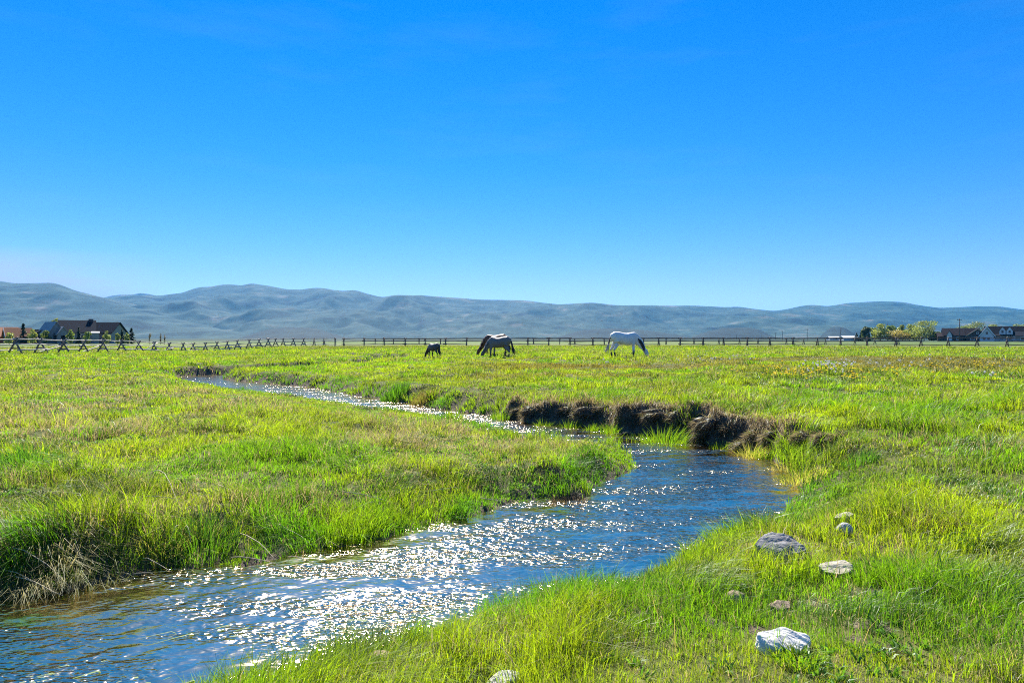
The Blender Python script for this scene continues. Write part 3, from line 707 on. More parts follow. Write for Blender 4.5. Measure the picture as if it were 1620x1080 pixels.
# ------------------------------------------------------------------ dead stalks lying over the banks
def tube(path, radii, seg=6, flat=1.0):
    """vertices/faces of a tube along a path"""
    P = [Vector(p) for p in path]; n = len(P); V = []; Fq = []
    up = Vector((0, 0, 1))
    for i, p in enumerate(P):
        d = (P[min(i + 1, n - 1)] - P[max(i - 1, 0)]).normalized()
        s = d.cross(up)
        if s.length < .05: s = d.cross(Vector((0, 1, 0)))
        s.normalize(); u = s.cross(d)
        for k in range(seg):
            a = 2 * PI * k / seg
            r = radii[i]; rx, ry = r if isinstance(r, tuple) else (r, r * flat)
            V.append(p + s * math.cos(a) * rx + u * math.sin(a) * ry)
    for i in range(n - 1):
        for k in range(seg):
            k2 = (k + 1) % seg
            Fq.append((i * seg + k, i * seg + k2, (i + 1) * seg + k2, (i + 1) * seg + k))
    Fq.append(tuple(reversed(range(seg)))); Fq.append(tuple(range((n - 1) * seg, n * seg)))
    return V, Fq
class MB:
    def __init__(s): s.v = []; s.f = []
    def add(s, V, Fc):
        o = len(s.v); s.v += [tuple(v) for v in V]; s.f += [tuple(i + o for i in f) for f in Fc]; return s
    def tube(s, path, radii, seg=6, flat=1.0): return s.add(*tube(path, radii, seg, flat))
    def box(s, c, d, rz=0):
        x, y, z = c; a, b, h = d[0] / 2, d[1] / 2, d[2] / 2; ca, sa = math.cos(rz), math.sin(rz)
        V = [(x + i * a * ca - j * b * sa, y + i * a * sa + j * b * ca, z + k * h) for k in (-1, 1) for i, j in ((-1, -1), (1, -1), (1, 1), (-1, 1))]
        return s.add(V, [(3, 2, 1, 0), (4, 5, 6, 7), (0, 1, 5, 4), (1, 2, 6, 5), (2, 3, 7, 6), (3, 0, 4, 7)])
    def prism(s, pts, thick):
        """pts: outline of 3-D points, thick: vector"""
        n = len(pts); V = [Vector(p) for p in pts] + [Vector(p) + Vector(thick) for p in pts]
        return s.add(V, [tuple(range(n)), tuple(reversed(range(n, 2 * n)))] + [(i, i + n, (i + 1) % n + n, (i + 1) % n) for i in range(n)])
    def mesh(s, name, smooth=False):
        me = bpy.data.meshes.new(name); me.from_pydata(s.v, [], s.f)
        bm = bmesh.new(); bm.from_mesh(me); bmesh.ops.recalc_face_normals(bm, faces=bm.faces); bm.to_mesh(me); bm.free()
        if smooth: me.polygons.foreach_set('use_smooth', [True] * len(me.polygons))
        me.update(); return me
    def build(s, name, mat, parent=None, loc=None, smooth=False): return obj(name, s.mesh(name, smooth), mat, parent, loc)

M_STALK = plain('dead_stalk', (.46, .38, .24), .7, .3, 20)
STALKS = [  # px,py start -> px,py end, arch height in px-ish metres
    (0, 868, 112, 936, .08), (0, 905, 74, 940, .03), (10, 915, 98, 950, .02), (225, 888, 272, 912, .02), (290, 845, 303, 875, .12), (365, 886, 455, 905, .03),
    (380, 850, 440, 900, .06), (430, 832, 500, 872, .03), (455, 885, 500, 900, .02), (210, 914, 250, 918, .02), (236, 755, 302, 842, .22), (205, 792, 290, 795, .03),
    (345, 770, 400, 830, .08), (540, 783, 640, 806, .03), (760, 792, 815, 806, .03), (470, 812, 518, 800, .03), (540, 822, 600, 798, .04), (680, 782, 735, 775, .02),
    (285, 838, 265, 880, .1), (15, 830, 20, 858, .05)]
for k, (xa, ya, xb, yb, arch) in enumerate(STALKS):
    a = Vector(on_ground(xa, ya, .06)); b = Vector(on_ground(xb, yb, .02)); a.z = max(a.z, WZ) + .09; b.z = max(b.z, WZ) + .05
    if (b - a).length > 1.6: b = a + (b - a).normalized() * 1.6
    pts = [a.lerp(b, i / 6) + Vector((0, 0, math.sin(PI * i / 6) * arch + random.uniform(-.008, .008))) for i in range(7)]
    sb = MB(); sb.tube([p - a for p in pts], [.0042, .0045, .004, .0036, .0032, .0025, .0012], 5)
    tag(sb.build('dead_stalk', M_STALK, loc=a, smooth=True), 'thin bleached dead stalk lying across the grass of the left bank', 'stalk', 'bleached dead stalks on the left bank')

# weed streaming on the creek bed
g = np.random.default_rng(5); n = 42000
wx_ = g.uniform(-4.6, .3, n); wy_ = g.uniform(3.0, 6.8, n)
s_ = psample(SD, wx_, wy_); msk = (s_ < -.08) & (g.uniform(0, 1, n) < weedmask(wx_, wy_))
wx_, wy_ = wx_[msk], wy_[msk]; n = len(wx_); bzz = psample(Z, wx_, wy_)
ln = g.uniform(.2, .75, n); az = R(28 + 180) + g.normal(0, .15, n)
Vw = np.empty((n, 5, 3)); wd = g.uniform(.0025, .008, n); sxw, syw = -np.sin(az) * wd, np.cos(az) * wd
dxw, dyw = np.cos(az) * ln, np.sin(az) * ln
topz = np.where(g.uniform(0, 1, n) < .34, WZ + g.uniform(-.012, .010, n), np.minimum(bzz + g.uniform(.05, .25, n), WZ - .022))
Vw[:, 0] = np.stack([wx_ - sxw, wy_ - syw, bzz], 1); Vw[:, 1] = np.stack([wx_ + sxw, wy_ + syw, bzz], 1)
Vw[:, 2] = np.stack([wx_ + dxw * .5 + sxw, wy_ + dyw * .5 + syw, topz], 1); Vw[:, 3] = np.stack([wx_ + dxw * .5 - sxw, wy_ + dyw * .5 - syw, topz], 1)
Vw[:, 4] = np.stack([wx_ + dxw, wy_ + dyw, topz - .02], 1)
k = np.arange(n)[:, None] * 5
wc = np.repeat(mixc(np.tile(np.array((.09, .20, .03)), (n, 1)), np.tile(np.array((.30, .36, .08)), (n, 1)), g.uniform(0, 1, n)), 5, 0)
tag(obj('water_weed', mesh_np('water_weed', Vw.reshape(-1, 3), k + np.array([[0, 1, 2, 3]]), k + np.array([[3, 2, 4]]), wc), leafmat('water_weed', .3, .02)),
    'green weed streaming under the water in the lower left', 'water weed', kind='stuff')

# ------------------------------------------------------------------ rocks
def rockmat(name, c, pits=False):
    m, t, out = newmat(name)
    p = t.node('ShaderNodeBsdfPrincipled'); p.inputs['Roughness'].default_value = .9; p.inputs['Specular IOR Level'].default_value = .2
    tc = t.node('ShaderNodeTexCoord')
    n = t.node('ShaderNodeTexNoise', i_Scale=14., i_Detail=8., i_Roughness=.7); t.link(tc.outputs['Object'], n.inputs['Vector'])
    r = ramp(t, [(.3, tuple(v * .55 for v in c)), (.5, c), (.72, tuple(min(1, v * 1.25) for v in c))])
    t.link(n.outputs[0], r.inputs[0])
    b = t.node('ShaderNodeBump', i_Strength=.7, i_Distance=.01)
    if pits:
        vo = t.node('ShaderNodeTexVoronoi', i_Scale=55.); t.link(tc.outputs['Object'], vo.inputs['Vector'])
        vr = ramp(t, [(.05, (.25, .25, .25)), (.3, (1, 1, 1))]); t.link(vo.outputs[0], vr.inputs[0])
        mu = t.node('ShaderNodeMix', data_type='RGBA', blend_type='MULTIPLY'); mu.inputs[0].default_value = 1
        t.link(r.outputs[0], mu.inputs[6]); t.link(vr.outputs[0], mu.inputs[7]); t.link(mu.outputs[2], p.inputs['Base Color'])
        ad = t.node('ShaderNodeMath', operation='ADD'); t.link(n.outputs[0], ad.inputs[0]); t.link(vr.outputs[0], ad.inputs[1]); t.link(ad.outputs[0], b.inputs['Height'])
    else:
        t.link(r.outputs[0], p.inputs['Base Color']); t.link(n.outputs[0], b.inputs['Height'])
    t.link(b.outputs[0], p.inputs['Normal']); t.link(p.outputs[0], out.inputs[0])
    return m
RM = {'white': rockmat('white_stone', (.74, .70, .62)), 'grey': rockmat('grey_stone', (.28, .27, .265), True), 'tan': rockmat('tan_stone', (.36, .27, .19)),
      'cream': rockmat('cream_stone', (.52, .46, .35)), 'pale': rockmat('pale_stone', (.48, .46, .43)), 'pink': rockmat('pink_stone', (.38, .25, .18)),
      'dark': rockmat('dark_stone', (.12, .11, .11))}
def rock_mesh(kind, seed, lx, ly, lz):
    r_ = random.Random(seed)
    bm = bmesh.new(); bmesh.ops.create_icosphere(bm, subdivisions=5, radius=1)
    planes = []
    npl = {'angular': 10, 'slab': 9, 'round': 3}[kind]
    for k in range(npl):
        d = Vector((r_.gauss(0, 1), r_.gauss(0, 1), r_.gauss(0, .8))).normalized(); planes.append((d, r_.uniform(.55, .8) if kind != 'round' else r_.uniform(.8, .92)))
    if kind == 'slab':
        planes.append((Vector((r_.uniform(-.2, .2), r_.uniform(-.2, .2), 1)).normalized(), .42))
        for q_ in range(5):
            a_ = q_ * 1.257 + r_.uniform(-.4, .4); planes.append((Vector((math.cos(a_), math.sin(a_), r_.uniform(-.1, .35))).normalized(), r_.uniform(.5, .72)))
    V = np.array([v.co for v in bm.verts])
    for d, o in planes:
        dd = V @ np.array(d); ex = np.clip(dd - o, 0, None); V -= ex[:, None] * np.array(d) * .93
    nz = fbm(V[:, 0] * 2.3 + V[:, 2] * 1.7 + 50, V[:, 1] * 2.3 - V[:, 2] * 1.3 + 50, seed, 4) - .5
    V *= (1 + nz * (.30 if kind != 'round' else .16))[:, None]
    nf_ = fbm(V[:, 0] * 9 + V[:, 2] * 6 + 50, V[:, 1] * 9 - V[:, 2] * 5 + 50, seed + 3, 3) - .5; V *= (1 + nf_ * .07)[:, None]
    V[:, 2] = np.where(V[:, 2] < 0, V[:, 2] * .5, V[:, 2])
    ext = (V.max(0) - V.min(0)) / 2; cen = (V.max(0) + V.min(0)) / 2; V = (V - cen) / ext
    V *= np.array([lx, ly, lz])
    for v, c in zip(bm.verts, V): v.co = c
    me = bpy.data.meshes.new('stone'); bm.to_mesh(me); bm.free()
    me.polygons.foreach_set('use_smooth', [kind == 'round'] * len(me.polygons)); me.update(); return me
for k, (x0, x1, yb, yt, kind, ck, label, sq) in enumerate(ROCKS):
    x, y, z = on_ground((x0 + x1) / 2, yb)
    wdt = (x1 - x0) / F * y / 2; yy = y + wdt * sq * .8
    z = gz(x, yy)
    # visible height = top of the stone minus its depth seen from above
    dep = math.atan2(CAMZ - z, yy)
    hh = max(.35 * wdt, ((yb - yt) / F * yy - 2 * wdt * sq * math.sin(dep) * .5))
    hh = min(hh, wdt * 1.1)
    o = obj('boulder' if wdt > .11 else 'stone', rock_mesh(kind, 40 + k, wdt, wdt * sq, hh * .75), RM[ck], loc=(x, yy, z + hh * (.27 if wdt > .11 else .75 if k == 6 else .45)))
    o.rotation_euler = (R(24) if kind == 'slab' else 0, 0 if kind == 'round' else R(-10 if k == 0 else -6), R(random.uniform(-12, 12)))
    tag(o, label, 'boulder' if wdt > .11 else 'stone')

# ------------------------------------------------------------------ dandelions
M_YEL = leafmat('dandelion_yellow', .45, .02, attr=False, c=(.85, .64, .02), tint=(1, 1, 1))
M_WHT = leafmat('seed_white', .5, .0, attr=False, c=(.8, .78, .72), tint=(1, 1, 1))
M_STEM = leafmat('stem', .3, .03, attr=False, c=(.12, .18, .04))
def flower_mesh(white):
    mb = MB(); h = .22
    mb.tube([(0, 0, -.03), (.006, 0, .1), (0, .004, h)], [.003, .003, .003], 4); ns = len(mb.f)
    if white:
        bm = bmesh.new(); bmesh.ops.create_icosphere(bm, subdivisions=2, radius=.024)
        mb.add([v.co + Vector((0, 0, h + .02)) for v in bm.verts], [tuple(v.index for v in f.verts) for f in bm.faces]); bm.free()
    else:
        for ring, (rr, zz) in enumerate(((.036, .002), (.026, .012), (.012, .018))):
            for k in range(10):
                a = 2 * PI * (k + ring * .5) / 10; b = .26
                mb.add([(0, 0, h + zz * .4), (rr * .7 * math.cos(a - b), rr * .7 * math.sin(a - b), h + zz), (rr * math.cos(a), rr * math.sin(a), h + zz + .003), (rr * .7 * math.cos(a + b), rr * .7 * math.sin(a + b), h + zz)], [(0, 1, 2, 3)])
    me = mb.mesh('dandelion'); me.materials.append(M_STEM); me.materials.append(M_WHT if white else M_YEL)
    me.polygons.foreach_set('material_index', [0 if i < ns else 1 for i in range(len(me.polygons))]); me.update()
    return me
fy, fw = flower_mesh(False), flower_mesh(True)
g = np.random.default_rng(21)
def flower(px, py, white, label, group=None, sc=1.0):
    x, y, z = on_ground(px, py, .15)
    o = obj('dandelion_clock' if white else 'dandelion', fw if white else fy, loc=(x, y, gz(x, y)))
    o.scale = (sc,) * 3; o.rotation_euler = (R(random.uniform(-14, 14)), R(random.uniform(-14, 14)), random.uniform(0, 6))
    tag(o, label, 'dandelion', group); return o
cl = [(1250, 594, 26, 4, 44), (1282, 590, 30, 6, 24), (1355, 600, 10, 4, 20), (1330, 588, 34, 6, 22), (1410, 592, 12, 3, 12), (1180, 580, 40, 7, 22), (1490, 580, 25, 6, 24), (1545, 580, 12, 3, 14),
      (1590, 586, 25, 6, 12), (1440, 584, 60, 8, 16), (945, 572, 18, 3, 10)]
for cx, cy_, sx_, sy_, n in cl:
    for k in range(n):
        px, py = cx + g.normal(0, sx_), cy_ + g.normal(0, sy_)
        if px > 1640 or py < 562: continue
        if cx < 1000: flower(px, py, 0, 'yellow dandelion in the small patch in front of the white horse', 'dandelions near the white horse', 1.0)
        else: flower(px, py, 0, 'yellow dandelion in the broad flower patch on the right meadow', 'yellow dandelions on the right meadow', g.uniform(1.0, 1.55))
for cx, cy_, sx_, sy_, n in [(1315, 582, 22, 4, 34), (1290, 588, 30, 5, 16), (1130, 572, 30, 3, 16), (1380, 578, 40, 7, 14), (1500, 575, 60, 6, 16), (1560, 600, 10, 2, 5), (950, 580, 8, 3, 4)]:
    for k in range(n):
        px, py = cx + g.normal(0, sx_), cy_ + g.normal(0, sy_)
        if px > 1640 or py < 562: continue
        flower(px, py, 1, 'white dandelion seed head on the meadow beyond the creek', 'dandelion seed heads', g.uniform(1.1, 1.7))
flower(211, 712, 0, 'lone orange yellow dandelion in the left meadow above the bleached stalks', None, .9)
flower(215, 716, 0, 'dandelion just below the lone one in the left meadow', None, .8)
flower(166, 822, 0, 'yellow dandelion in the tall grass near the left bank', None, .7)
flower(172, 830, 0, 'lower dandelion beside the one near the left bank', None, .6)

# ------------------------------------------------------------------ fences
M_RAIL = plain('weathered_rail', (.44, .39, .34), .8, .35, 8, .4, c2=(.62, .57, .50))
M_RAIL_BACKLIT = plain('backlit_rail', (.12, .10, .085), .85, .35, 8, .4)  # far rails: backlit silhouette shade put into the wood colour
M_BUCK = plain('weathered_buck', (.20, .165, .14), .9, .35, 9, .4)
def buck_mesh(seed, h=1.3, sp=.62, r=.078):
    rr = random.Random(seed); mb = MB()
    for s in (-1, 1):   # two logs crossing near the top
        top = Vector((-s * .26, s * .05, h + .06 + rr.uniform(-.04, .06))); foot = Vector((s * sp * rr.uniform(.9, 1.1), s * .05, -.12))
        mb.tube([foot, foot.lerp(top, .5), top], [r, r * .95, r * .85], 7)
    mb.tube([(-.36, 0, .45), (.36, .0, .45)], [r * .75, r * .75], 6)
    return mb.mesh('cross_buck', True)
def rail_log(a, b, r=.055, over=.25, seed=0):
    rr = random.Random(seed); a, b = Vector(a), Vector(b); d = (b - a).normalized()
    a2, b2 = a - d * over, b + d * over
    pts = [a2.lerp(b2, k / 4) + Vector((0, 0, rr.uniform(-.03, .03))) for k in range(5)]
    return pts, [r * rr.uniform(.85, 1.15) * (1.1 - .06 * k) for k in range(5)]
def fence(name, label, bucks, seed, h=1.3, levels=(1.24, .78, .33), skip=0., sp=.62, broken=(), mr=None):
    P = []
    for px, Y in bucks:
        x = at(px, Y); P.append(Vector((x, Y, gz(x, Y))))
    root = empty(name, P[0]); tag(root, label, 'fence')
    meshes = [buck_mesh(seed + k, h, sp) for k in range(4)]
    rr = random.Random(seed)
    for i, p in enumerate(P):
        a = P[max(0, i - 1)]; b = P[min(len(P) - 1, i + 1)]; d = (b - a).normalized(); ang = math.atan2(d.y, d.x) + PI / 2
        o = obj('cross_buck', meshes[i % 4], M_BUCK, root); o.location = p - P[0]; o.rotation_euler = (rr.uniform(-.05, .05), rr.uniform(-.05, .05), ang + rr.uniform(-.15, .15))
        if i == len(P) - 1: break
        q = P[i + 1]; d = (q - p).normalized(); side = Vector((d.y, -d.x, 0))
        if side.y > 0: side = -side           # towards the camera
        for li, lv in enumerate(levels):
            if rr.random() < skip and li: continue
            off = 0 if li == 0 else (h - lv) * .42 + .02
            za, zb = lv + rr.uniform(-.05, .05), lv + rr.uniform(-.05, .05)
            if (i, li) in broken: zb = .05; za = lv + .2
            if (i, -li - 1) in broken: za = .0; zb = lv + .35
            A = p - P[0] + side * off + Vector((0, 0, za)); B = q - P[0] + side * off + Vector((0, 0, zb))
            pts, rad = rail_log(A, B, .062, .28, seed * 100 + i * 7 + li)
            MB().tube(pts, rad, 6).build('rail', mr or M_RAIL, root, smooth=True)
    return root
LB = [(-60, 52), (-16, 55), (24, 58), (64, 61), (101, 64.5), (132, 68), (163, 71.5), (192, 75), (220, 78), (244, 81), (267, 84), (290, 86.5), (305, 89), (325, 91), (343, 92.7), (359, 94.5),
      (376, 96.2), (394, 98), (410, 100), (424, 102), (436, 104), (448, 106), (464, 108), (480, 110), (497, 111.5), (513, 112.5), (530, 113)]
fence('rail_fence', 'weathered zigzag buck and rail fence running away along the left side of the meadow', LB, 3, broken=((3, -3), (5, -3), (8, -2), (9, -3), (12, 2)), skip=.08)
FB = [(544, 113), (576, 113), (608, 113), (641, 113), (673, 112), (705, 112), (738, 111), (770, 111), (802, 110.5), (835, 110), (868, 109.5), (902, 109), (938, 108), (973, 107.5), (1008, 107),
      (1042, 106.5), (1076, 106), (1112, 105), (1145, 105), (1182, 104.5), (1218, 104), (1255, 103.5), (1293, 103), (1330, 102), (1372, 101), (1417, 100), (1457, 99), (1500, 98.5), (1546, 98), (1593, 97), (1642, 96), (1690, 95)]
fence('rail_fence', 'long backlit rail fence running straight across the back of the meadow behind the horses', FB, 9, levels=(1.26, .8, .3), skip=.12, sp=.5, mr=M_RAIL_BACKLIT)
SB = [(590 + k * 36 + random.uniform(-8, 8), 150 - k * .25) for k in range(24)]
fence('rail_fence', 'second farther rail fence seen through the gaps of the long backlit one', SB, 15, levels=(1.22, .75), skip=.2, sp=.5, mr=M_RAIL_BACKLIT)

# ------------------------------------------------------------------ horses
def horse_body(seed, scale=1.0, headturn=0.0):
    mb = MB()
    def T(path, rad, seg=14): mb.tube(path, rad, seg)
    T([(-.84, 0, 1.12), (-.78, 0, 1.16), (-.62, 0, 1.20), (-.42, 0, 1.20), (-.18, 0, 1.13), (.08, 0, 1.10), (.3, 0, 1.13), (.48, 0, 1.15), (.62, 0, 1.12), (.72, 0, 1.08)],
      [(.10, .12), (.21, .25), (.30, .34), (.30, .33), (.32, .34), (.32, .35), (.28, .36), (.23, .36), (.17, .27), (.08, .14)], 18)
    T([(.28, 0, 1.36), (.40, 0, 1.40), (.52, 0, 1.34)], [(.08, .1), (.09, .1), (.07, .1)], 10)      # withers
    n0 = headturn
    T([(.42, 0, 1.20), (.64, n0 * .1, 1.08), (.84, n0 * .4, .86), (.98, n0 * .7, .64), (1.06, n0, .50)], [(.17, .28), (.14, .25), (.11, .19), (.09, .145), (.075, .11)], 14)
    T([(1.03, n0, .56), (1.13, n0, .44), (1.20, n0, .28), (1.26, n0, .12), (1.27, n0, .03)], [(.075, .10), (.095, .135), (.075, .105), (.055, .07), (.05, .05)], 12)   # head
    for s in (-1, 1):
        T([(1.03, n0 + s * .055, .56), (1.0, n0 + s * .075, .62), (.97, n0 + s * .08, .67)], [(.03, .02), (.032, .018), (.004, .004)], 6)
        fx = .06 * s
        T([(.42 + fx * .2, s * .15, 1.08), (.42 + fx * .5, s * .165, .84), (.44 + fx, s * .16, .62), (.45 + fx, s * .155, .47), (.44 + fx, s * .155, .28), (.44 + fx, s * .155, .12), (.47 + fx, s * .155, .05), (.49 + fx, s * .155, 0)],
          [(.10, .16), (.08, .11), (.064, .075), (.06, .063), (.047, .05), (.05, .053), (.045, .05), (.058, .066)], 10)
        T([(-.58, s * .12, 1.16), (-.56, s * .16, .95), (-.58 - fx * .5, s * .165, .80), (-.67 - fx, s * .16, .64), (-.76 - fx, s * .155, .52), (-.73 - fx, s * .155, .34), (-.70 - fx, s * .155, .13), (-.67 - fx, s * .155, .05), (-.65 - fx, s * .155, 0)],
          [(.13, .25), (.12, .21), (.095, .14), (.066, .085), (.056, .068), (.047, .054), (.05, .055), (.045, .05), (.058, .066)], 10)
    me = mb.mesh('body', True)
    o = bpy.data.objects.new('body_tmp', me); COL.objects.link(o)
    md = o.modifiers.new('r', 'REMESH'); md.mode = 'VOXEL'; md.voxel_size = .018
    md2 = o.modifiers.new('s', 'SMOOTH'); md2.factor = .5; md2.iterations = 6
    dg = bpy.context.evaluated_depsgraph_get(); dg.update()
    res = bpy.data.meshes.new_from_object(o.evaluated_get(dg))
    bpy.data.objects.remove(o)
    res.polygons.foreach_set('use_smooth', [True] * len(res.polygons))
    return res
def coat(me, fn):
    V = np.empty(len(me.vertices) * 3, np.float32); me.vertices.foreach_get('co', V); V = V.reshape(-1, 3)
    c = np.ones((len(V), 4), np.float32); c[:, :3] = fn(V)
    a = me.color_attributes.new('Col', 'FLOAT_COLOR', 'POINT'); a.data.foreach_set('color', c.ravel())
mh, t, out = newmat('horse_coat')
p = t.node('ShaderNodeBsdfPrincipled'); p.inputs['Roughness'].default_value = .55; p.inputs['Specular IOR Level'].default_value = .35
a = t.node('ShaderNodeVertexColor', layer_name='Col'); t.link(a.outputs[0], p.inputs['Base Color']); t.link(p.outputs[0], out.inputs[0])
M_COAT = mh
def hairmat(name, c): return plain(name, c, .6, .35, 30, .4, stretch=(3, 3, .4))
def horse(px, Y, heading, sc, label, coatfn, mane_c, tail_c, tail_tip, headturn=0., seed=0, zoff=0):
    x = at(px, Y); root = empty('horse', (x, Y, gz(x, Y) - .13), heading); root.scale = (sc,) * 3
    tag(root, label, 'horse')
    me = horse_body(seed, headturn=headturn); coat(me, coatfn); me.name = 'body'
    obj('body', me, M_COAT, root)
    mb = MB(); rr = random.Random(seed)
    crest = [(.46, 0, 1.43), (.62, headturn * .1, 1.30), (.80, headturn * .35, 1.08), (.95, headturn * .65, .83), (1.03, headturn * .95, .64)]
    for i in range(90):
        f = i / 89 * 3.99; k = int(f); u = f - k
        a_ = Vector(crest[k]).lerp(Vector(crest[k + 1]), u); s = rr.choice((-1, 1, -1)); L = rr.uniform(.16, .3)
        mb.tube([a_ + Vector((0, 0, -.03)), a_ + Vector((.02, s * .07, .01)), a_ + Vector((.01, s * .13, -L * .55)), a_ + Vector((-.01, s * .12, -L))], [.02, .028, .022, .006], 5)
    mb.build('mane', mane_c, root, smooth=True)
    mb = MB()
    for i in range(16):
        a_ = rr.uniform(-.05, .05); b_ = rr.uniform(-.07, .07); L = rr.uniform(.75, .98)
        mb.tube([(-.80, a_ * .5, 1.30), (-.90, a_, 1.18), (-.97 + b_ * .3, a_ * 1.2, .85), (-1.06 + b_ * 1.2, a_ * 1.4, 1.3 - L + .12), (-1.14 + b_ * 2.2, a_ * 1.5, 1.3 - L)], [.03, .032, .026, .016, .004], 5)
    if tail_tip is None: mb.build('tail', tail_c, root, smooth=True)
    else:
        me = mb.mesh('tail', True); o = obj('tail', me, tail_c, root); me.materials.append(tail_tip)
        me.polygons.foreach_set('material_index', [1 if pl.center.z < .72 else 0 for pl in me.polygons])
    return root
def hoofmix(V, body, low, head=None, zlo=.35, zhi=.62, muzzle=(.05, .045, .045)):
    n = len(V); c = np.tile(np.array(body, float), (n, 1))
    nz = fbm(V[:, 0] * 4 + 20, V[:, 2] * 4 + V[:, 1] * 3 + 20, 3, 3)[:, None]
    c *= .85 + .3 * nz
    leg = (sm(zhi, zlo, V[:, 2]) * (V[:, 0] < .88))[:, None]; c = c * (1 - leg) + np.array(low) * leg
    if head is not None:
        hd = (sm(.92, 1.05, V[:, 0]))[:, None]; c = c * (1 - hd) + np.array(head) * hd
    mz = (sm(.16, .05, V[:, 2]) * (V[:, 0] > 1.1))[:, None]; c = c * (1 - mz) + np.array(muzzle) * mz
    return c
H_DARK = hairmat('dark_hair', (.035, .032, .035)); H_WHITE = hairmat('pale_hair', (.55, .5, .44)); H_BROWN = hairmat('brown_hair', (.03, .018, .014)); H_GREY = hairmat('grey_hair', (.12, .12, .13))
horse(990, 41, R(4), 1.07, 'white horse with dark mane and dark lower legs grazing alone in side view',
      lambda V: hoofmix(V, (.80, .77, .72), (.045, .045, .045), (.62, .61, .60), .34, .58), H_DARK, H_DARK, H_WHITE, seed=1)
horse(789, 46, R(157), 1.03, 'grey horse with a pale back grazing in front of the brown horse',
      lambda V: hoofmix(V, (.17, .158, .15), (.05, .05, .05), (.11, .105, .105), .3, .6), H_GREY, H_DARK, None, seed=2)
horse(783, 48.5, R(163), 1.06, 'brown horse mostly hidden behind the grey grazing horse',
      lambda V: hoofmix(V, (.15, .065, .035), (.03, .02, .018), None, .3, .6), H_BROWN, H_BROWN, None, seed=3)
horse(686, 47.5, R(132), .74, 'small dark and white pony with dark tail seen from behind',
      lambda V: hoofmix(V, (.075, .07, .072), (.02, .02, .02), (.03, .03, .032), .55, 1.02), H_DARK, H_DARK, None, seed=4, headturn=.12)

# ------------------------------------------------------------------ houses
def gable(parent, mats, x, y, w, d, eave, ridge, rz=0, over=.4, base=-.4, name_roof='roof', z0=0, thick=.16):
    """a gabled block: ridge runs along local x. returns transform"""
    mw, mr = mats
    M = Matrix.Translation((x, y, z0)) @ Matrix.Rotation(rz, 4, 'Z')
    P = lambda a, b, c: M @ Vector((a, b, c))
    mb = MB(); W, D = w / 2, d / 2
    V = [P(-W, -D, base), P(W, -D, base), P(W, D, base), P(-W, D, base), P(-W, -D, eave), P(W, -D, eave), P(W, D, eave), P(-W, D, eave), P(-W, 0, ridge), P(W, 0, ridge)]
    mb.add(V, [(0, 1, 5, 4), (2, 3, 7, 6), (1, 2, 6, 9, 5), (3, 0, 4, 8, 7), (4, 5, 9, 8), (6, 7, 8, 9), (3, 2, 1, 0)])
    mb.build('wall', mw, parent)
    sl = (ridge - eave) / D; rb = MB(); g_ = .03
    for s in (-1, 1):
        e = D + over; ze = eave - sl * over + g_
        rb.prism([P(-W - over, s * e, ze), P(W + over, s * e, ze), P(W + over, 0, ridge + g_), P(-W - over, 0, ridge + g_)], M.to_3x3() @ Vector((0, 0, thick)))
    rb.build(name_roof, mr, parent)
    return P
def win(parent, P, a, b, c, w, h, mats, axis='y', frame=.12, sign=-1):
    """a window on a wall face at local a,b,c (centre)"""
    mf, mp_ = mats
    f = MB(); p = MB()
    if axis == 'y':
        box = lambda mb, x0, x1, z0, z1, o0, o1: mb.prism([P(a + x0, b + sign * o0, c + z0), P(a + x1, b + sign * o0, c + z0), P(a + x1, b + sign * o0, c + z1), P(a + x0, b + sign * o0, c + z1)], P(0, sign * (o1 - o0), 0) - P(0, 0, 0))
    else:
        box = lambda mb, x0, x1, z0, z1, o0, o1: mb.prism([P(a + sign * o0, b + x0, c + z0), P(a + sign * o0, b + x1, c + z0), P(a + sign * o0, b + x1, c + z1), P(a + sign * o0, b + x0, c + z1)], P(sign * (o1 - o0), 0, 0) - P(0, 0, 0))
    W, H = w / 2, h / 2
    box(f, -W - frame, -W, -H - frame, H + frame, .01, .09); box(f, W, W + frame, -H - frame, H + frame, .01, .09)
    box(f, -W, W, H, H + frame, .01, .088); box(f, -W, W, -H - frame, -H, .01, .088)
    box(p, -W, W, -H, H, .008, .03)
    fo = f.build('window', mf, parent); p.build('pane', mp_, fo)
    return fo
M_PANE = plain('pane', (.03, .035, .045), .12, .1, 2, spec=.6)
M_GREYW = plain('slate_siding', (.25, .25, .26), .85, .2, 3, stretch=(1, 1, 14)); M_GREYR = plain('charcoal_shingle', (.017, .021, .031), .9, .3, 5, spec=.04)
M_METAL = plain('pale_metal_roof', (.27, .28, .30), .6, .1, 3, spec=.15)
M_WHITEW = plain('white_siding', (.72, .72, .70), .7, .08, 3, stretch=(1, 1, 16)); M_BLACKR = plain('black_shingle', (.016, .018, .024), .9, .3, 5, spec=.04)
M_TRIM = plain('white_trim', (.8, .8, .78), .6, .05, 3); M_BROWNW = plain('dark_board', (.10, .075, .065), .85, .25, 3); M_BROWNR = plain('brown_shingle', (.055, .045, .045), .9, .3, 5, spec=.04)
M_RUST = plain('rust_roof', (.36, .13, .05), .8, .3, 3); M_RUSTW = plain('rust_wall', (.24, .10, .05), .85, .25, 3); M_STONE = plain('chimney_stone', (.06, .06, .07), .9, .3, 8)
PX = lambda px, Y: (px - 810) / F * Y
ZP = lambda py, Y: CAMZ + (HOR - py) / F * Y
def face(root):
    # turn a building so that its front looks at the meadow
    root.rotation_euler = (0, 0, math.atan2(-root.location.x, root.location.y))
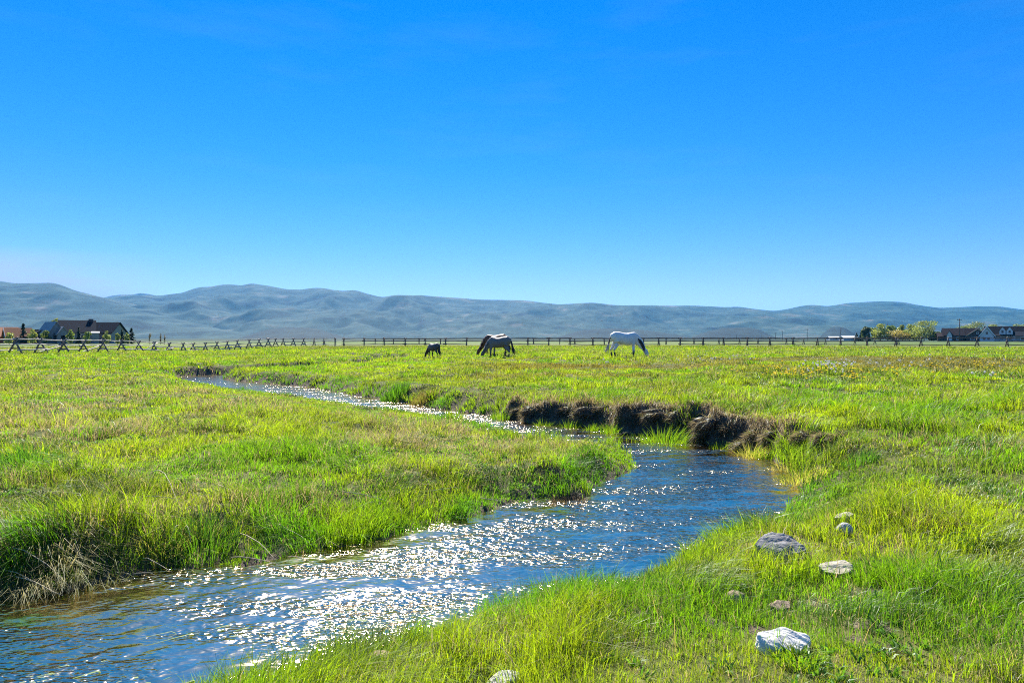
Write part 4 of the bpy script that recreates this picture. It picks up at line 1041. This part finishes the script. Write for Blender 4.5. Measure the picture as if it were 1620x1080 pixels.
# charcoal house on the left, 180 m away
Y0 = 180
hx = PX(140, Y0); hr = empty('house', (hx, Y0, 0)); tag(hr, 'charcoal house with several gables behind the left fence', 'house')
face(hr); X = lambda px: (PX(px, Y0) - hx) * .85
P = gable(hr, (M_GREYW, M_GREYR), X(122), 2, 7.6, 9.0, 3.0, ZP(507.5, Y0), 0, .5)
win(hr, P, 1.6, -4.5, 1.7, 1.3, 1.1, (M_TRIM, M_PANE)); win(hr, P, -1.2, -4.5, 1.7, 1.3, 1.1, (M_TRIM, M_PANE))
P = gable(hr, (M_GREYW, M_GREYR), X(166), .5, 7.6, 6.6, 2.9, ZP(510.5, Y0), R(-33), .5)
win(hr, P, 3.8, 0, 1.7, 1.2, 1.2, (M_GREYR, M_PANE), axis='x', sign=1)
P = gable(hr, (M_GREYW, M_METAL), X(150.5), -5.2, 1.6, 2.9, 2.55, 2.9, R(0), .18)
P = gable(hr, (M_GREYW, M_METAL), X(83), -3.6, 6.5, 3.6, 2.6, ZP(511, Y0), R(-68), .35)
win(hr, P, 3.25, 0, 1.7, 1.0, 1.2, (M_GREYR, M_PANE), axis='x', sign=1)
P = gable(hr, (M_GREYW, M_METAL), X(99), -6.2, 3.6, 2.5, 2.4, ZP(518.5, Y0), R(-75), .3)
dm = MB(); dm.prism([P(1.81, -.45, -.3), P(1.81, .45, -.3), P(1.81, .45, 2.0), P(1.81, -.45, 2.0)], P(.06, 0, 0) - P(0, 0, 0)); dm.build('door', M_BLACKR, hr)
MB().box((X(144), 1.8, 4.6), (1.1, .9, 3.6)).build('chimney', M_STONE, hr)
P = gable(hr, (M_BROWNW, M_GREYR), X(69), -1, 3.0, 4.0, 2.2, 3.4, R(-80), .3)
# rust roofed barn at the far left, low dark shed next to it
br = empty('barn', (PX(6, 200), 200, 0)); face(br); tag(br, 'rust red roofed barn at the left edge of the photo', 'barn')
P = gable(br, (M_RUSTW, M_RUST), -1.5, 0, 9, 7.5, 1.9, 4.4, R(6), .5)
win(br, P, 2.0, -3.75, .9, .9, .8, (M_TRIM, M_PANE))
br2 = empty('shed', (PX(28, 195), 195, 0)); face(br2); tag(br2, 'rust roofed shed with pale edge boards beside the tall conifer', 'shed')
P = gable(br2, (M_BROWNW, M_RUST), 0, 0, 6, 5.0, 1.8, 4.1, R(10), .4); win(br2, P, .9, -2.5, .9, .8, .7, (M_TRIM, M_PANE))
fb = MB(); fb.prism([P(-3.45, -2.95, 1.55), P(-3.38, -2.95, 1.55), P(-3.38, 0, 4.28), P(-3.45, 0, 4.28)], (0, 0, .3)); fb.build('fascia_board', M_TRIM, br2)
sh = empty('shed', (PX(50, 205), 205, 0)); face(sh); tag(sh, 'low dark flat roofed shed left of the charcoal house', 'shed')
MB().box((0, 0, 1.7), (3.2, 4, 3.8)).build('wall', M_GREYW, sh); MB().box((0, 0, 3.75), (3.7, 4.6, .3)).build('roof', M_BLACKR, sh); 
# white farmhouse at the right, 300 m away
Y1 = 300; hx = PX(1588, Y1); fr_ = empty('house', (hx, Y1, 0)); tag(fr_, 'white farmhouse with black roof and two dormers at the right edge', 'house')
face(fr_); X = lambda px: (PX(px, Y1) - hx) * .82
P = gable(fr_, (M_WHITEW, M_BLACKR), X(1590), 3, 14.5, 9, 2.7, ZP(516.5, Y1), R(4), .5)
P2 = gable(fr_, (M_WHITEW, M_BLACKR), X(1559.5), -.5, 9, 5.2, 2.4, ZP(517, Y1), R(-84), .5)
tr_ = MB()
for s in (-1, 1): tr_.prism([P2(5.03, s * 3.1, 1.75), P2(5.03, s * 3.1, 2.25), P2(5.03, 0, 6.65), P2(5.03, 0, 6.1)], P2(.12, 0, 0) - P2(0, 0, 0))
tr_.build('gable_trim', M_TRIM, fr_)
win(fr_, P2, 4.5, .6, 1.2, .9, 1.2, (M_TRIM, M_PANE), axis='x', sign=1); win(fr_, P2, 4.5, -.9, 1.2, .9, 1.2, (M_TRIM, M_PANE), axis='x', sign=1); win(fr_, P2, 4.5, 0, 3.6, .9, 1.1, (M_TRIM, M_PANE), axis='x', sign=1)
for px in (1586, 1597):
    dr = empty('dormer', (X(px), -1.1, 0), 0, fr_)
    Pd = gable(dr, (M_WHITEW, M_BLACKR), 0, 0, 3.4, 2.2, 4.7, 6.3, R(-90), .2, base=3.0)
    win(dr, Pd, 1.7, 0, 4.2, .8, 1.2, (M_TRIM, M_PANE), axis='x', sign=1)
pr = MB(); pr.prism([P(-4.5, -6.6, 2.35), P(8, -6.6, 2.35), P(8, -4.4, 2.95), P(-4.5, -4.4, 2.95)], (0, 0, .15)); pr.build('porch_roof', M_BLACKR, fr_)
for k in range(6): MB().tube([P(-4.2 + k * 2.3, -6.4, -.1), P(-4.2 + k * 2.3, -6.4, 2.4)], [.12, .12], 8).build('porch_post', M_TRIM, fr_)
MB().box(P(1.8, -6.4, .75), (11.5, .1, .14), R(4)).build('porch_rail', M_TRIM, fr_)
for a in (-1.5, 1.5, 4.6): win(fr_, P, a, -4.5, 1.2, 1.1, 1.4, (M_TRIM, M_PANE))
wg = empty('house', (PX(1632, 285), 285, 0)); face(wg); tag(wg, 'blue grey roofed wing cut off at the right edge in front of the white farmhouse', 'house')
P = gable(wg, (M_GREYW, M_GREYR), 0, 0, 10, 8, 2.3, 4.0, R(0), .5); win(wg, P, -3, -4, 1.2, 1.1, 1.1, (M_TRIM, M_PANE))
# brown houses left of it
Y2 = 310; hx = PX(1505, Y2); b1_ = empty('house', (hx, Y2, 0)); face(b1_); tag(b1_, 'dark brown house with a small white gable left of the tall utility pole', 'house')
P = gable(b1_, (M_BROWNW, M_BROWNR), (PX(1507, Y2) - hx) * .83, 0, 7.5, 7, 2.8, ZP(519.5, Y2), R(5), .5); win(b1_, P, -1.5, -3.5, 1.2, 1.2, 1.1, (M_TRIM, M_PANE)); win(b1_, P, 1.8, -3.5, 1.2, 1.2, 1.1, (M_TRIM, M_PANE))
P = gable(b1_, (M_WHITEW, M_BROWNR), (PX(1502, Y2) - hx) * .83, -3.2, 3.4, 2.0, 2.7, 4.6, R(-90), .35)
P = gable(b1_, (M_BROWNW, M_BROWNR), (PX(1492, Y2) - hx) * .83, -1, 4.5, 5, 2.2, 3.6, R(5), .4)
hx = PX(1536, Y2); b2_ = empty('house', (hx, Y2 - 4, 0)); face(b2_); tag(b2_, 'brown house with wide front gable beside the white farmhouse', 'house')
P = gable(b2_, (M_BROWNW, M_BROWNR), 0, 0, 9, 8.2, 2.4, ZP(521, Y2), R(-87), .5)
ft = MB()
for s in (-1, 1): ft.prism([P(5.02, s * 4.6, 1.85), P(5.02, s * 4.6, 2.1), P(5.02, 0, 5.55), P(5.02, 0, 5.25)], P(.1, 0, 0) - P(0, 0, 0))
ft.build('fascia_board', M_STALK, b2_)
win(b2_, P, 4.5, 0, 3.6, .7, .7, (M_TRIM, M_PANE), axis='x', sign=1); win(b2_, P, 4.5, 1.8, 1.1, 1.4, 1.1, (M_TRIM, M_PANE), axis='x', sign=1); win(b2_, P, 4.5, -1.8, 1.1, 1.4, 1.1, (M_TRIM, M_PANE), axis='x', sign=1)
P = gable(b2_, (M_BROWNW, M_BROWNR), (PX(1526, Y2) - hx) * .83, 4, 6, 6, 2.8, ZP(519.5, Y2), R(0), .5)
# small pale sheds far off
for px, Y, w_, lab in ((1342, 430, 9, 'long low white shed left of the far dark conifers'), (1318, 520, 8, 'tiny pale shed beyond the fence at the foot of the hills')):
    e_ = empty('shed', (PX(px, Y), Y, 0)); tag(e_, lab, 'shed'); P = gable(e_, (M_WHITEW, M_TRIM), 0, 0, w_, 6, 1.6, 2.6, R(3), .3)
    win(e_, P, 1, -3, .9, 1, .8, (M_GREYR, M_PANE))

# ------------------------------------------------------------------ trees
M_BARK = plain('bark', (.10, .075, .055), .9, .3, 12, .5)
M_LEAF = leafmat('tree_leaf', trans=.45, gloss=.04)
def quads_cloud(C, size, nrm, col, g, asp=.7):
    n = len(C); u = g.normal(size=(n, 3)); u -= (u * nrm).sum(1, keepdims=True) * nrm; u /= np.linalg.norm(u, axis=1, keepdims=True) + 1e-9
    v = np.cross(nrm, u); u = u * size[:, None]; v = v * size[:, None] * asp
    V = np.stack([C - u, C - v * .9, C + u, C + v * .9], 1).reshape(-1, 3)
    return V, np.arange(n * 4).reshape(-1, 4), np.repeat(col, 4, axis=0)
def leafy(px, Y, top_py, wpx, label, col, seed, n=1500, ls=.2, trunk=.3, cat='tree', group=None, nm='broadleaf_tree', base_py=None):
    g = np.random.default_rng(900 + seed); x = PX(px, Y); H = ZP(top_py, Y); r = wpx / F * Y / 2
    z0 = gz(x, Y); root = empty(nm, (x, Y, z0)); tag(root, label, cat, group); H -= z0
    mb = MB(); rr = random.Random(seed); tr = max(.04, H * .022)
    mb.tube([(0, 0, -.2), (rr.uniform(-.1, .1) * r, 0, H * .4), (rr.uniform(-.1, .1) * r, 0, H * .85)], [tr, tr * .7, tr * .2], 7)
    nl = 7; blobs = []
    for k in range(nl):
        a = k * 2.4 + rr.uniform(-.4, .4); f = rr.uniform(.35, .85); e = Vector((math.cos(a) * r * rr.uniform(.35, .7), math.sin(a) * r * rr.uniform(.35, .7), H * f))
        mb.tube([(0, 0, H * f * .55), tuple(e * .6 + Vector((0, 0, H * f * .25))), tuple(e)], [tr * .45, tr * .3, tr * .1], 5); blobs.append((e, r * rr.uniform(.32, .55), H * rr.uniform(.12, .2)))
    blobs.append((Vector((0, 0, H * .86)), r * .4, H * .14)); blobs.append((Vector((0, 0, H * .6)), r * .55, H * .22)); blobs.append((Vector((r * .2, 0, H * .34)), r * .7, H * .17)); blobs.append((Vector((-r * .3, 0, H * .2)), r * .6, H * .14)); blobs.append((Vector((r * .35, -r * .2, H * .2)), r * .55, H * .12))
    mb.build('trunk', M_BARK, root, smooth=True)
    k = g.integers(0, len(blobs), n); d = g.normal(size=(n, 3)); d /= np.linalg.norm(d, axis=1, keepdims=True); rad = g.uniform(.35, 1.05, n) ** .6
    ctr = np.array([tuple(b[0]) for b in blobs])[k]; sr = np.array([b[1] for b in blobs])[k]; sz = np.array([b[2] for b in blobs])[k]
    C = ctr + d * np.stack([sr, sr, sz], 1) * rad[:, None]; C[:, 2] = np.clip(C[:, 2], .04 * H, H)
    nr = d + g.normal(0, .6, (n, 3)); nr /= np.linalg.norm(nr, axis=1, keepdims=True)
    bc = np.array(col) * g.uniform(.7, 1.3, (len(blobs), 1))
    cc = bc[k] * g.uniform(.7, 1.3, (n, 1))
    V, Q, C4 = quads_cloud(C, ls * g.uniform(.6, 1.3, n), nr, cc, g)
    obj('crown', mesh_np('crown', V, Q, None, C4), M_LEAF, root); return root
def conifer(px, Y, top_py, wpx, label, seed, col=(.022, .045, .022), n=2200, group=None):
    g = np.random.default_rng(1300 + seed); x = PX(px, Y); H = ZP(top_py, Y); r = wpx / F * Y / 2
    z0 = gz(x, Y); root = empty('conifer', (x, Y, z0)); tag(root, label, 'conifer', group); H -= z0
    MB().tube([(0, 0, -.2), (0, 0, H * .5), (0, 0, H * .98)], [H * .03, H * .018, .01], 7).build('trunk', M_BARK, root, smooth=True)
    nb_ = 90; hb = np.sort(g.uniform(.05, .98, nb_)); ab = g.uniform(0, 2 * PI, nb_); lb = r * (1.02 - hb) ** .85 * g.uniform(.7, 1.15, nb_) + .05
    k = g.integers(0, nb_, n); f = g.uniform(.1, 1, n) ** .7
    C = np.stack([np.cos(ab[k]) * lb[k] * f, np.sin(ab[k]) * lb[k] * f, hb[k] * H - .25 * lb[k] * f + g.normal(0, .012 * H, n)], 1); C[:, :2] += g.normal(0, .05 * r, (n, 2)); C[:, 2] = np.clip(C[:, 2], .04 * H, H)
    nr = np.stack([np.cos(ab[k]) * .4, np.sin(ab[k]) * .4, np.ones(n)], 1) + g.normal(0, .5, (n, 3)); nr /= np.linalg.norm(nr, axis=1, keepdims=True)
    cc = np.array(col) * g.uniform(.6, 1.6, (n, 1))
    V, Q, C4 = quads_cloud(C, (.05 * H + .03) * g.uniform(.5, 1.2, n) * (1.1 - .6 * hb[k]), nr, cc, g, .5)
    obj('crown', mesh_np('crown', V, Q, None, C4), M_LEAF, root); return root
GRN, PALE, OLV = (.18, .25, .06), (.32, .38, .11), (.15, .19, .06)
conifer(37, 172, 509.5, 15, 'tall dark conifer between the rust shed and the low dark shed', 1)
conifer(124.5, 170, 517.5, 9, 'slim dark conifer in front of the main roof of the charcoal house', 2)
conifer(193, 172, 521, 13, 'dark conifer right of the charcoal house, left of a pair', 3)
conifer(208, 171, 518.5, 16, 'rightmost dark conifer beside the charcoal house', 4)
for i, (px, tp, wp, c, lab) in enumerate([(14, 526, 16, PALE, 'pale green bush in front of the rust barn'), (51, 520, 16, PALE, 'bright green young tree right of the tall conifer'),
        (72, 522, 15, GRN, 'green young tree in front of the small brown gable'), (111, 521, 13, GRN, 'green bush left of the slim conifer'), (138, 525, 13, GRN, 'green bush right of the slim conifer'),
        (168, 523, 14, PALE, 'round pale green tree before the right gable of the charcoal house'), (186, 527, 9, PALE, 'small pale bush between house corner and conifer pair'), (201, 527, 9, PALE, 'small pale bush in the middle of the conifer pair')]):
    leafy(px, 168, tp, wp, lab, c, 20 + i, 800, .17)
leafy(89, 230, 503, 17, 'yellow green tree rising behind the roof of the charcoal house', (.22, .25, .04), 40, 1200, .25)
leafy(237, 160, 527, 5, 'thin bare sapling left of the pair beyond the left fence', (.14, .12, .06), 41, 160, .1, nm='sapling')
leafy(254, 160, 526.5, 4, 'thin sapling, left one of the close pair beyond the left fence', (.14, .12, .06), 42, 160, .1, nm='sapling')
leafy(260, 161, 527, 4, 'thin sapling, right one of the close pair beyond the left fence', (.14, .12, .06), 43, 160, .1, nm='sapling')
for i, (px, tp, wp, Y, c, lab) in enumerate([(1369, 516, 10, 330, (.09, .13, .04), 'narrow green tree right of the far conifers'), (1393, 511.5, 20, 330, PALE, 'tall pale willow left of the dark utility pole'),
        (1411, 514, 14, 340, GRN, 'dull green tree right of the dark utility pole'), (1427, 513, 12, 345, PALE, 'thin pale tree behind the orange shrub'), (1439, 512.5, 16, 330, PALE, 'pale green tree right of the orange shrub'),
        (1462, 506.5, 28, 320, (.26, .32, .10), 'biggest pale willow of the row left of the brown houses'), (1477, 524, 12, 318, GRN, 'low green bush at the left end of the brown houses'),
        (1420, 521.5, 28, 325, (.33, .29, .10), 'wide orange tinted shrub in front of the pale trees'), (1545, 508, 26, 380, (.24, .30, .12), 'broad pale green tree behind the brown house gable'),
        (1524, 515, 16, 380, GRN, 'green tree peeking out behind the brown houses'), (1571, 512, 22, 390, (.24, .29, .12), 'pale tree behind the roof of the white farmhouse'), (1608, 512, 18, 400, (.24, .29, .12), 'hazy tree behind the right end of the farmhouse roof'),
        (1384, 518, 12, 340, GRN, 'green tree squeezed between the far conifers and tall pale willow'), (1450, 518, 12, 325, GRN, 'shorter green tree left of the biggest willow')]):
    leafy(px, Y, tp, wp * 1.5, lab, c, 60 + i, 3600, .25)
conifer(1355, 340, 526, 10, 'low dark conifer left of the far tree row', 11); conifer(1362, 338, 523, 8, 'middle dark conifer left of the far tree row', 12); conifer(1374, 332, 519, 8, 'tallest dark conifer at the left end of the far tree row', 13)

# ------------------------------------------------------------------ utility poles
M_POLE = plain('pole_wood', (.09, .07, .06), .9, .3, 5)
M_INS = plain('insulator', (.35, .36, .38), .3, .1, 5)
for px, tp, Y, arm, lab in [(1518, 504, 295, 1, 'tall utility pole standing in front of the brown houses'), (1404, 512, 390, 0, 'plain dark utility pole among the pale willows'), (1330, 518, 500, 0, 'dark utility pole left of the long white shed'),
        (1277, 520, 540, 1, 'utility pole with crossarm at the foot of the right hills'), (1238, 523, 600, 0, 'thin utility pole, right one of the near pair by the distant slope'), (1227, 526, 640, 1, 'thin utility pole, left one of the near pair by the distant slope'),
        (1204, 528, 700, 0, 'short distant utility pole left of the thin pair'), (1165, 528.5, 760, 0, 'farthest utility pole above the back fence')]:
    x = PX(px, Y); h = ZP(tp, Y); root = empty('utility_pole', (x, Y, 0)); tag(root, lab, 'utility pole')
    MB().tube([(0, 0, -.5), (0, 0, h * .5), (0, 0, h)], [.2, .18, .14], 8).build('pole', M_POLE, root, smooth=True)
    if arm:
        MB().box((0, 0, h - .6), (2.4, .14, .18), R(8)).build('crossarm', M_POLE, root)
        for s in (-1, 0, 1): MB().tube([(s * 1.0, s * .14, h - .5), (s * 1.0, s * .14, h - .25)], [.07, .05], 6).build('insulator', M_INS, root)

# ------------------------------------------------------------------ hills
def hillmat(name, lo, mid, hi, dark):
    m, t, out = newmat(name)
    p = t.node('ShaderNodeBsdfPrincipled'); p.inputs['Roughness'].default_value = .95; p.inputs['Specular IOR Level'].default_value = .1
    geo = t.node('ShaderNodeNewGeometry')
    mp = t.node('ShaderNodeMapping'); mp.inputs['Scale'].default_value = (.0035, .0016, .012); t.link(geo.outputs['Position'], mp.inputs[0])
    n = t.node('ShaderNodeTexNoise', i_Scale=1., i_Detail=9., i_Roughness=.68, i_Distortion=.4); t.link(mp.outputs[0], n.inputs['Vector'])
    r = ramp(t, [(.34, dark), (.45, lo), (.57, mid), (.70, hi)]); t.link(n.outputs[0], r.inputs[0])
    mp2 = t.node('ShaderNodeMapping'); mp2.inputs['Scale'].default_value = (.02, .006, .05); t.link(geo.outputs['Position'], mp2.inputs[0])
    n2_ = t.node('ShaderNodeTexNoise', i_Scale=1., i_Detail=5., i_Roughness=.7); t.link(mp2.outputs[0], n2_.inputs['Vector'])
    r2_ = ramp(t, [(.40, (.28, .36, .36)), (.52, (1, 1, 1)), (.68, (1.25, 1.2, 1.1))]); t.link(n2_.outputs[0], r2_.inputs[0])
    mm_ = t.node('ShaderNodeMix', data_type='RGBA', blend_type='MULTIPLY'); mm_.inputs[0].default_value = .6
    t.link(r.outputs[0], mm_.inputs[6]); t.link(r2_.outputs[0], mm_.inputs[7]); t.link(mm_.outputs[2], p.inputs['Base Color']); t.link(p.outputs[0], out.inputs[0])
    return m
M_HILL = hillmat('sage_hill', (.026, .055, .044), (.046, .076, .056), (.16, .145, .12), (.006, .014, .013))
M_DARKH = hillmat('juniper_hill', (.018, .03, .026), (.026, .04, .032), (.05, .06, .045), (.01, .016, .015))
M_SNOW = hillmat('snow_peak', (.05, .06, .06), (.10, .12, .13), (.42, .42, .44), (.03, .04, .04))
def hill(ridge, y0, y1, amp, mat, seed, label, nu=420, nv=90, gully=1.0, ext=True):
    px = np.array([p[0] for p in ridge], float); py = np.array([p[1] for p in ridge], float)
    u = np.linspace(px[0], px[-1], nu); s = np.interp(u, px, py)
    k = np.ones(5) / 5; sp = np.pad(s, 2, mode='edge'); s = np.convolve(sp, k, 'valid')
    ratio = (HOR - s) / F; U = (u - 810) / F
    tv = np.concatenate([np.linspace(0, 1, nv), np.linspace(1, 1.35, 14)[1:]])
    TT, UU = np.meshgrid(tv, U, indexing='ij'); Y = y0 + (y1 - y0) * TT; X = UU * Y
    Hr = CAMZ + ratio[None, :] * y1
    prof = np.where(TT <= 1, .18 * TT + .82 * TT ** 1.25, 1 - (TT - 1) * 1.6)
    Zh = Hr * prof
    nz = fbm(X / 900. + 40, Y / 1500. + 40, seed, 5, .55); rd = 1 - np.abs(2 * fbm(X / 620. + 9, Y / 1300. + 9, seed + 20, 4) - 1)
    cut = np.sin(PI * np.clip(TT, 0, 1)) ** .8
    Zh += amp * ((nz - .5) * 1.5 + (rd - .75) * gully) * cut * np.clip(Hr / Hr.max(), .2, 1)
    Zh += amp * .12 * (fbm(X / 160., Y / 300., seed + 40, 3) - .5) * np.clip(1.1 - TT, 0, 1)
    lim = (CAMZ + ratio[None, :] * .985 * Y); Zh = np.where(TT < .97, np.minimum(Zh, lim), Zh)
    Zh -= 4 * (TT < .001) + 0
    a, b = Zh.shape; i_, j_ = np.meshgrid(np.arange(a - 1), np.arange(b - 1), indexing='ij')
    Q = np.stack([i_ * b + j_, i_ * b + j_ + 1, (i_ + 1) * b + j_ + 1, (i_ + 1) * b + j_], -1).reshape(-1, 4)
    return tag(obj('hills', mesh_np('hills', np.stack([X, Y, Zh], -1).reshape(-1, 3), Q, None, None, True), mat), label, kind='structure')
RID = [(-700, 470), (-400, 452), (-200, 458), (-60, 470), (80, 476), (170, 471), (200, 467), (230, 467), (250, 468), (290, 463), (300, 458.5), (318, 453.5), (333, 454), (350, 450), (368, 450), (384, 452), (396, 447.5), (410, 450), (425, 452), (450, 457), (475, 459),
       (490, 456), (505, 455), (520, 457), (540, 461), (553, 459), (565, 460), (585, 466), (606, 470.5), (625, 466.5), (650, 467), (690, 469), (730, 471.5), (760, 474), (800, 474.5), (830, 475), (860, 479), (885, 481.5), (910, 480), (935, 478.5), (965, 482), (985, 483.5), (1010, 483),
       (1060, 483.5), (1100, 483.5), (1150, 486), (1168, 485), (1195, 489), (1225, 492), (1245, 489), (1270, 483.5), (1285, 482), (1310, 484.5), (1340, 479.5), (1380, 477), (1402, 476.5), (1430, 478), (1455, 483), (1485, 487), (1510, 486), (1545, 484.5), (1580, 484.5), (1620, 490), (1700, 497), (1900, 488), (2300, 478)]
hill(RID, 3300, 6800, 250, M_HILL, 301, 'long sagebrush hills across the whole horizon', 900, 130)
SPUR = [(-700, 455), (-300, 442), (-120, 438), (-40, 441), (0, 444.5), (22, 448), (50, 448), (82, 447), (95, 450), (120, 460), (145, 466), (165, 471), (190, 478), (215, 484), (250, 493), (290, 503), (340, 514), (400, 526), (450, 534)]
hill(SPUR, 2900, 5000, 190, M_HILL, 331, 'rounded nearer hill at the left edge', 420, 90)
hill([(150, 475), (175, 468), (195, 465.5), (210, 466), (222, 463.5), (235, 465), (250, 468), (275, 474)], 7300, 8300, 60, M_SNOW, 351, 'faint snow streaked peak in the saddle of the hills', 80, 30)
hill([(380, 534), (405, 526), (425, 521), (450, 518), (480, 517.5), (502, 520), (522, 526), (545, 533), (580, 534.5)], 2300, 3000, 14, M_DARKH, 361, 'low dark wooded rise behind the left part of the far fence', 160, 40)
hill([(1090, 534), (1120, 524), (1145, 518.5), (1185, 518), (1200, 521), (1215, 528), (1228, 534)], 2300, 3000, 12, M_DARKH, 371, 'low dark rise below the right hills', 120, 40)
hill([(1296, 534), (1306, 524), (1314, 517.5), (1326, 516.5), (1338, 519), (1350, 527), (1362, 534)], 2400, 3000, 10, M_DARKH, 381, 'small dark wooded knoll behind the utility poles', 90, 40)
hill([(880, 534), (920, 522), (970, 519), (1010, 521), (1050, 526), (1075, 530), (1095, 534)], 2500, 3200, 14, M_DARKH, 391, 'low dark rise behind the white horse', 140, 40)

# ------------------------------------------------------------------ air
hz_m = bpy.data.materials.new('haze'); hz_m.use_nodes = True; t = NT(hz_m.node_tree); t.n.clear(); out = t.node('ShaderNodeOutputMaterial')
pv = t.node('ShaderNodeVolumePrincipled'); pv.inputs['Color'].default_value = (.06, .44, .95, 1); pv.inputs['Density'].default_value = 5.2e-5; pv.inputs['Anisotropy'].default_value = .1
t.link(pv.outputs[0], out.inputs['Volume'])
zlow = min(float(Z.min()), -8) - 1
hb = MB(); hb.box((0, 1500, (zlow + 690) / 2), (26000, 33000, 690 - zlow))
tag(hb.build('haze', hz_m), 'thin blue air between the meadow and the hills', 'haze', kind='stuff')
